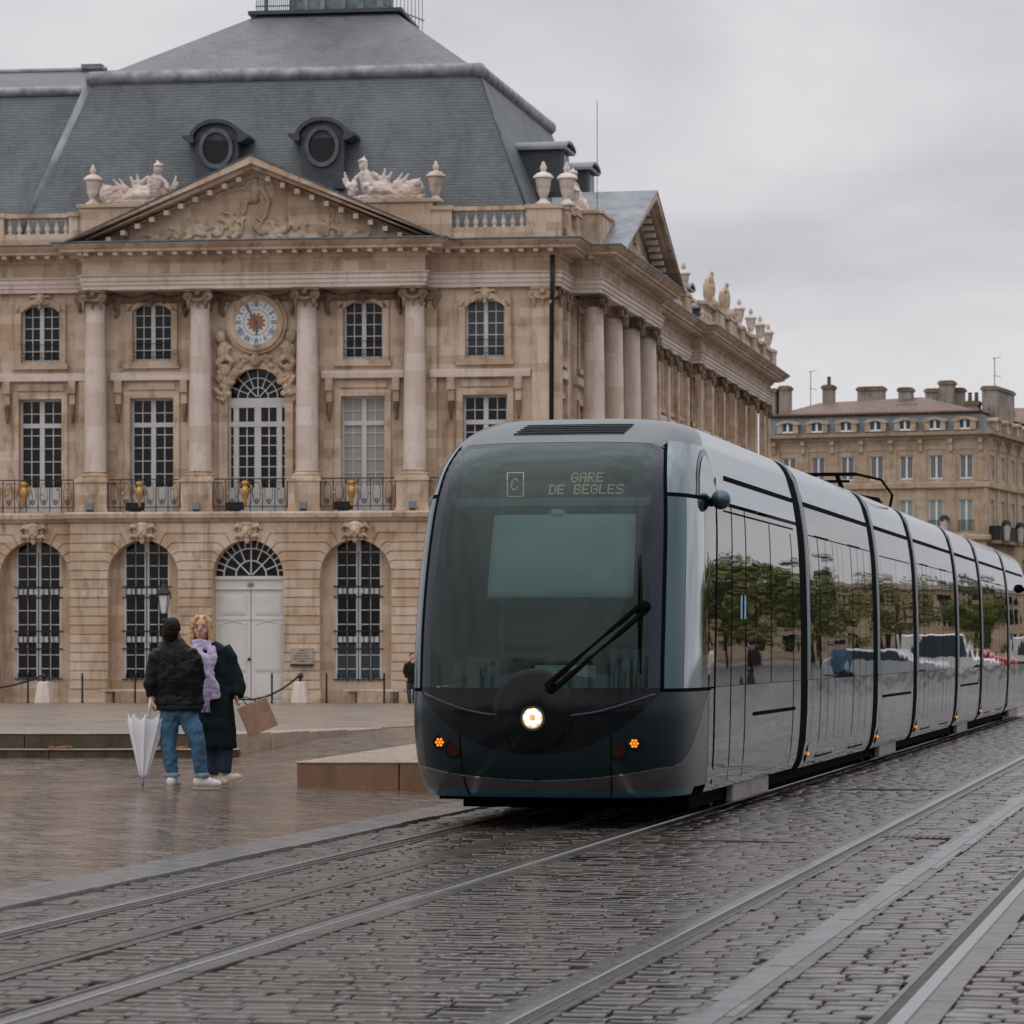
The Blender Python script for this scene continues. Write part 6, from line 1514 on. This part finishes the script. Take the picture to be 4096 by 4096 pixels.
for i, u in enumerate(APU):
    apt_win(None, u, 1.04, 14.28, 16.1, 'pane_grey' if i % 3 else 'pane_grey'); o = apt_win(None, u, 1.08, 10.25, 12.7, 'pane_green'); apt_win(None, u, 1.08, 6.0, 8.4, 'pane_green'); apt_win(None, u, 1.2, 1, 4.4, 'pane')
    g = MB(); g.box(u - .6, u + .6, -.05, -.01, 11.1, 11.14); g.box(u - .6, u + .6, -.05, -.01, 10.3, 10.34)
    for q in range(11): g.box(u - .6 + .12 * q - .012, u - .6 + .12 * q + .012, -.045, -.015, 10.3, 11.12)
    g.build('guard_rail', M['iron'], o)
for u in SU:
    for z0, z1 in ((14.28, 16.1), (10.25, 12.7), (6, 8.4)): apt_win(FS, u, 1.2, z0, z1, 'pane')
MZ = [(UL, -.35, 17.9), (.35, -.35, 17.9), (.35, 23, 17.9), (UL, 23, 17.9)]; MT = [(UL + .3, .45, 19.35), (-.6, .45, 19.35), (-.6, 23, 19.35), (UL + .3, 23, 19.35)]
b = MB()
for i in range(4): j = (i + 1) % 4; b.quad(MZ[i], MZ[j], MT[j], MT[i])
rf = b.build('mansard', M['slate'], apt)
b = MB(); T0 = [(UL + .1, .25, 19.36), (-.4, .25, 19.36), (-.4, 23, 19.36), (UL + .1, 23, 19.36)]; RG = [(UL + 2.6, 6.0, 20.75), (-6.4, 6.0, 21.0), (-6.4, 17, 21.0), (UL + 2.6, 17, 20.75)]
for i in range(4): j = (i + 1) % 4; b.quad(T0[i], T0[j], RG[j], RG[i])
b.quad(*RG)
for i in range(60): x = UL + .1 + (16.8) * i / 59; b.tube([(x, .18, 19.38), (x, .5, 19.5)], .1, 6)
b.build('roof', M['tile'], apt)
def apt_dormer(F, u):
    b = MB(F); d = -.52
    for x0, x1, z0, z1 in ((u - .82, u - .5, 17.95, 18.75), (u + .5, u + .82, 17.95, 18.75)): b.box(x0, x1, d, d + 1, z0, z1)
    P = curve(u, 1.84, 18.74, 18.98, 8); Q = curve(u, 1.02, 18.62, 18.76, 8)
    for (a1, a2), (b1, b2) in zip(zip(P, P[1:]), zip(Q, Q[1:])): b.prism([a1, a2, b2, b1], d - .06, d + 1)
    b.prism([(u - .92, 18.6), (u - .51, 18.6), (u - .51, 18.63), (u - .92, 18.75)], d - .06, d + 1); b.prism([(u + .92, 18.6), (u + .51, 18.6), (u + .51, 18.63), (u + .92, 18.75)], d - .06, d + 1)
    o = b.build('dormer', M['stone_flat'], apt)
    b = MB(F); b.box(u - .5, u + .5, d + .12, d + .2, 17.98, 18.12); b.box(u - .09, u + .09, d + .1, d + .2, 18, 18.7); b.box(u - .5, u - .42, d + .12, d + .2, 18, 18.66); b.box(u + .42, u + .5, d + .12, d + .2, 18, 18.66); w = b.build('window', M['paint_bright'], o); b = MB(F); b.box(u - .5, u + .5, d + .16, d + .3, 18.0, 18.7); b.build('pane', M['pane_blue'], w)
for u in APU: apt_dormer(None, u)
for u in SU[:5]: apt_dormer(FS, u)
def chimney(x, y, w, dp, z0, z1, cap=True, pots=0, seed=0):
    b = MB(); b.box(x - w / 2, x + w / 2, y - dp / 2, y + dp / 2, z0, z1)
    c = b.build('chimney', M['stone_grey'], apt)
    b = MB(); b.box(x - w / 2 - .1, x + w / 2 + .1, y - dp / 2 - .1, y + dp / 2 + .1, z1, z1 + .22); b.box(x - w / 2, x + w / 2, y - dp / 2, y + dp / 2, z1 + .22, z1 + .32); b.build('cap', M['stone_dark'], c)
    if pots:
        b = MB()
        for k in range(pots): b.lathe(x - w / 2 + w * (k + .5) / pots, y, [(.17, z1 + .3), (.14, z1 + .9), (.17, z1 + .95), (.15, z1 + 1.0)], 8)
        b.build('chimney_pot', M['tile'], c)
chimney(-14.2, 7, .8, 1.0, 19.5, 21.9, pots=1); chimney(-11.0, 8, 2.0, 1.2, 20, 21.75); chimney(-7.7, 6, .95, 1.2, 20, 21.45); chimney(-5.3, 9, 3.0, 1.0, 20, 21.55); chimney(-4.9, 8, 1.05, 1.2, 20, 22.05)
chimney(-1.9, 4, 1.0, 1.0, 19, 20.1, pots=2); chimney(-.5, 6.5, 1.1, 6.5, 18, 21.2); chimney(-17.6, 4, .75, 3.6, 17, 21.4); chimney(-16.6, 3, .7, 1.2, 18, 21.6)
for x, y, z0, z1 in ((-15.7, 7, 20.5, 23.4), (-.9, 7, 21.2, 24)):
    b = MB(); b.tube([(x, y, z0), (x, y, z1)], .03, 5); b.tube([(x - .2, y, z1 - .1), (x + .5, y, z1)], .02, 5); b.tube([(x - .1, y, z1 - 1.4), (x + .5, y, z1 - 1.5)], .02, 5); b.build('aerial', M['iron'], apt)
b = MB(); b.box(-7.8, -6.1, 3.2, 3.9, 19.95, 20.3); b.build('skylight', M['lead_light'], apt)
# iron balcony on the receding side, with planters
b = MB(FS); b.box(.6, 10, -.95, 0, 9.35, 9.6); b.build('balcony_slab', M['stone_dark'], apt); b = MB(FS); b.box(.6, 10, -.95, -.9, 9.6, 10.7); b.box(.6, .65, -.95, 0, 9.6, 10.7)
b.build('balcony_screen', M['iron'], apt)
for (u, o, z), lab in (((1.9, 1.15, 9.6), 'white planter with dark domed shrub at the corner of the iron balcony'), ((6.8, 1.15, 9.6), 'white planter with dark domed shrub at the far end of the iron balcony'), ((-3.1, -1.0, 9.95), 'white planter with dark domed shrub on the ledge between two greenish windows')):
    x, y, _ = FS(u, -o, 0) if u > 0 else (u, -.45, 0); v = Vector((35.84, 250, 0)) + Matrix.Rotation(-A22, 3, 'Z') @ Vector((x, y, z)); pt = empty('planter', v); tag(pt, lab, 'planter', 'white planters on the far balconies')
    b = MB(); b.lathe(0, 0, [(.22, 0), (.34, 1.15), (.36, 1.2), (.3, 1.2)], 12); b.build('pot', M['stone_white'], pt, smooth=40); b = MB(); b.ell((0, 0, 1.22), (.38, .38, .36), 10, 7); b.organic('shrub', simple('dark_shrub', (.02, .028, .018), .8), pt, .06, 1, .05, .1)
# next house further right
nb = empty('townhouse', (38.2, 272, 0), -A22 * .4); tag(nb, 'tall stone townhouse at the right edge beyond the apartment corner', 'building')
b = MB(); hl = []
for i in range(6):
    for z0, z1 in ((1, 4), (6, 8.6), (10.2, 12.8), (14, 16.4)): hl.append((1.2 + 2.6 * i, 2.3 + 2.6 * i, z0, z1))
holes_wall(b, None, 0, 18, -.7, 19.6, hl, 0, .25); b.box(0, 18, .4, 12, -.7, 19.5); b.build('wall', M['stone_flat'], nb)
for h in hl[:12]:
    bb = MB(); c = (h[0] + h[1]) / 2; bb.box(h[0], h[0] + .07, .12, .2, h[2], h[3]); bb.box(h[1] - .07, h[1], .12, .2, h[2], h[3]); bb.box(c - .06, c + .06, .1, .2, h[2], h[3]); o = bb.build('window', M['paint'], nb); g = MB(); g.box(h[0], h[1], .18, .2, h[2], h[3]); g.build('pane', M['pane_grey'], o)
b = MB(); sweep(b, [(0, 0), (18, 0)], [(-.3, 19.3), (.3, 19.35), (.4, 19.7), (-.3, 19.8)]); sweep(b, [(0, 0), (18, 0)], [(-.1, 9.5), (.25, 9.6), (.25, 9.9), (-.1, 10)]); b.build('cornice', M['stone_flat'], nb)
b = MB(); b.quad((0, -.3, 19.7), (18, -.3, 19.7), (18, 5, 21.5), (0, 5, 21.5)); b.quad((18, 5, 21.5), (0, 5, 21.5), (0, 12, 19.7), (18, 12, 19.7)); b.prism([(0, 19.7), (0.01, 19.7), (.01, 21.4), (0, 21.4)], 4.9, 5); b.build('roof', M['tile'], nb)
b = MB(); b.box(.6, 3.2, 2.5, 3.8, 19.3, 21.0); b.build('chimney', M['stone_grey'], nb)

# ------------------------------------------------------------------ quay side that shows in the flank of the tram
M['bark'] = simple('grey_bark', (.07, .055, .04), .9, 0, .3, 8, .4)
M['foliage'] = simple('spring_foliage', (.17, .18, .03), .7, 0, .5, 2.0); M['foliage_dark'] = simple('dark_foliage', (.07, .105, .03), .7, 0, .5, 2.0)
def tree_proto(seed, h, r, mat, slim=1.0):
    t = empty('tree'); rnd = random.Random(seed)
    b = MB(); b.tube([(0, 0, 0), (.05, 0, h * .25), (0, .05, h * .6), (0, 0, h * .9)], [.2, .16, .1, .03], 8)
    tips = []
    for i in range(11):
        a = rnd.uniform(0, 6.28); z = h * rnd.uniform(.3, .75); L = r * rnd.uniform(.5, .95); e = (L * cos(a), L * sin(a), z + L * .7); tips.append(e)
        b.tube([(0, 0, z), (e[0] * .5, e[1] * .5, z + L * .25), e], [.07, .05, .02], 5)
    b.build('trunk', M['bark'], t, smooth=True)
    b = MB()
    cl = [(rnd.gauss(0, r * .42), rnd.gauss(0, r * .42), h * (.52 + .19 * rnd.gauss(0, 1) * slim)) for i in range(26)] + [tips[i] for i in range(11)]
    for c in cl:
        cr = rnd.uniform(.5, 1.0) * r * .36
        for i in range(80):
            v = Vector((rnd.gauss(0, 1), rnd.gauss(0, 1), rnd.gauss(0, .8))).normalized() * cr * rnd.random() ** .4
            p = Vector(c) + v
            if p.z < h * .14: continue
            s = rnd.uniform(.1, .2); a = Vector((rnd.uniform(-1, 1), rnd.uniform(-1, 1), rnd.uniform(-.6, .6))).normalized() * s; n2 = a.cross(Vector((rnd.uniform(-1, 1), rnd.uniform(-1, 1), 1))).normalized() * s * .7
            b.quad(tuple(p - a), tuple(p + n2), tuple(p + a), tuple(p - n2))
    b.build('crown', M[mat], t, fix=False)
    return t
protos = [tree_proto(1, 8.5, 3.0, 'foliage'), tree_proto(2, 9.5, 2.4, 'foliage_dark', 1.3), tree_proto(3, 7.0, 2.8, 'foliage')]
rnd = random.Random(21)
spots = [(97, 250, 0, 1.35), (92, 246, 2, 1.7), (88, 252, 0, 1.4), (84, 248, 2, 1.6), (102, 246, 0, 1.4), (80, 252, 0, 1.2), (76, 285, 1, 1.15), (72, 270, 1, 1.1), (68, 290, 1, .95), (64, 275, 1, 1.0), (60, 290, 0, 1.0), (107, 250, 2, 1.6), (56, 300, 1, .95), (112, 246, 0, 1.3), (70, 262, 2, 1.0), (53, 285, 2, 1.1), (49, 300, 1, 1.0), (66, 300, 2, 1.2)]
spots += [(46, 290, 0, 1.0), (62, 268, 0, 1.1), (58, 275, 2, 1.2), (52, 270, 1, .9), (94, 262, 1, 1.3), (78, 266, 0, 1.3), (86, 266, 1, 1.3)]
spots += [(-58 + 9.5 * i + (i * 37 % 5), -34 - (i * 53 % 19), (0, 1, 2)[i % 3], 1.75 + .1 * (i % 4)) for i in range(14)]  # unseen row behind the camera, added to darken the horizon in reflections
used = set()
for x, y, k, s in spots:
    o = protos[k] if k not in used else dup(protos[k]); used.add(k)
    o.location = (x, y, 0); o.rotation_euler = (0, 0, rnd.uniform(0, 6)); o.scale = (s, s, s)
    tag(o, ['broad light green tree of the quay row mirrored in the tram side', 'slender dark green tree of the quay row mirrored in the tram side', 'low light green tree of the quay row mirrored in the tram side'][k] if y > 0 else 'unseen tall quay tree added behind the camera to block low sky', 'tree', 'trees along the quay')
qh = empty('quay_houses', (60, 420, 0), radians(-20)); tag(qh, 'long pale stone house row on the quay mirrored in the tram windows', 'building')
b = MB(); hl = []
for i in range(28):
    for z0, z1 in ((1, 4), (5.5, 8), (9, 11)): hl.append((2 + 4 * i, 3.4 + 4 * i, z0, z1))
holes_wall(b, None, -10, 116, -.7, 12, hl, 0, .3); b.box(-10, 116, .5, 12, -.7, 12); b.build('wall', M['stone_flat'], qh)
b = MB(); b.box(-9, 115, .3, .45, .5, 11.5); b.build('pane', M['pane'], qh); b = MB(); b.quad((-10, -.5, 12), (116, -.5, 12), (116, 5, 13.2), (-10, 5, 13.2)); b.quad((-10, 5, 13.2), (116, 5, 13.2), (116, 12, 12), (-10, 12, 12)); b.build('roof', M['tile'], qh)
walker((25.6, 92, 0), 'person in black standing on the quay, mirrored in the tram glass', ang=1.2, group='people on the quay'); walker((26.6, 91, 0), 'person in white top standing on the quay, mirrored in the tram glass', c1='shoe', ang=.6, group='people on the quay', h=.97); walker((24.2, 96, 0), 'person in denim standing on the quay, mirrored in the tram glass', c1='denim', ang=2, group='people on the quay')
def car(loc, ang, lab, col, van=False):
    c = empty('van' if van else 'car', loc, ang); tag(c, lab, 'van' if van else 'car', 'vehicles parked on the quay'); h = 2.3 if van else 1.42; m = metal('car_paint', col, .25, .3, 0, (1, 1, 1), .5)
    b = MB(lambda u, d, z: (u, d, z)); P = [(-2.2, .3), (-2.25, .75), (-2.0, .95), (-1.2, 1.0), (-.6, h), (1.4 if not van else 2.1, h), (2.15, 1.0 if not van else h - .3), (2.25, .8), (2.2, .3)]; b.prism(P, -.85, .85); b.build('body', m, c, bevel=.08, smooth=40)
    b = MB()
    for s in (-1, 1): b.prism([(-.95, 1.02), (-.52, h - .1), (1.3, h - .1), (1.85, 1.02)], *sorted((s * .86, s * .84)))
    b.build('window', M['pane_blue'], c)
    for x in (-1.4, 1.4):
        for s in (-1, 1): b = MB(); b.F = lambda u, d, z: (u, z, d); b.lathe(x, .33, [(.33, s * .72), (.33, s * .9), (.2, s * .91)], 16); b.build('wheel', M['t_rubber'], c, smooth=40)
    return c
car((30, 118, 0), radians(-6), 'silver car parked on the quay, mirrored in the tram glass', (.45, .47, .5)); car((37.5, 150, 0), radians(-10), 'white van parked on the quay, mirrored in the tram glass', (.75, .75, .75), True); car((44, 190, 0), radians(-12), 'second white van parked on the quay further from the tram', (.72, .73, .75), True); car((41, 165, 0), radians(-8), 'red car parked on the quay, mirrored in the tram glass', (.5, .05, .04))

hd = empty('unseen_hedge', (0, -24, 0)); tag(hd, 'unseen leafy screen added behind the camera to block low sky', 'unseen_hedge')  # unseen leafy screen, added to keep bright low sky out of reflections
b = MB(); rnd = random.Random(31)
for i in range(9000):
    x = rnd.uniform(-75, 60); y = rnd.choice((-.6, .6)) + rnd.gauss(0, .12); z = rnd.uniform(0, 2.9)
    if rnd.random() < .25: z = 2.9 + rnd.gauss(0, .12); y = rnd.uniform(-.6, .6)
    a = Vector((rnd.uniform(-1, 1), rnd.uniform(-.4, .4), rnd.uniform(-1, 1))).normalized() * rnd.uniform(.15, .3); c = a.cross(Vector((rnd.uniform(-.4, .4), 1, rnd.uniform(-.4, .4)))).normalized() * .2; p = Vector((x, y, z))
    b.quad(tuple(p - a), tuple(p + c), tuple(p + a), tuple(p - c))
b.build('foliage', M['foliage_dark'], hd, fix=False); b = MB(); b.box(-75, 60, -.5, .5, 0, 2.8); b.build('core', M['bark'], hd)
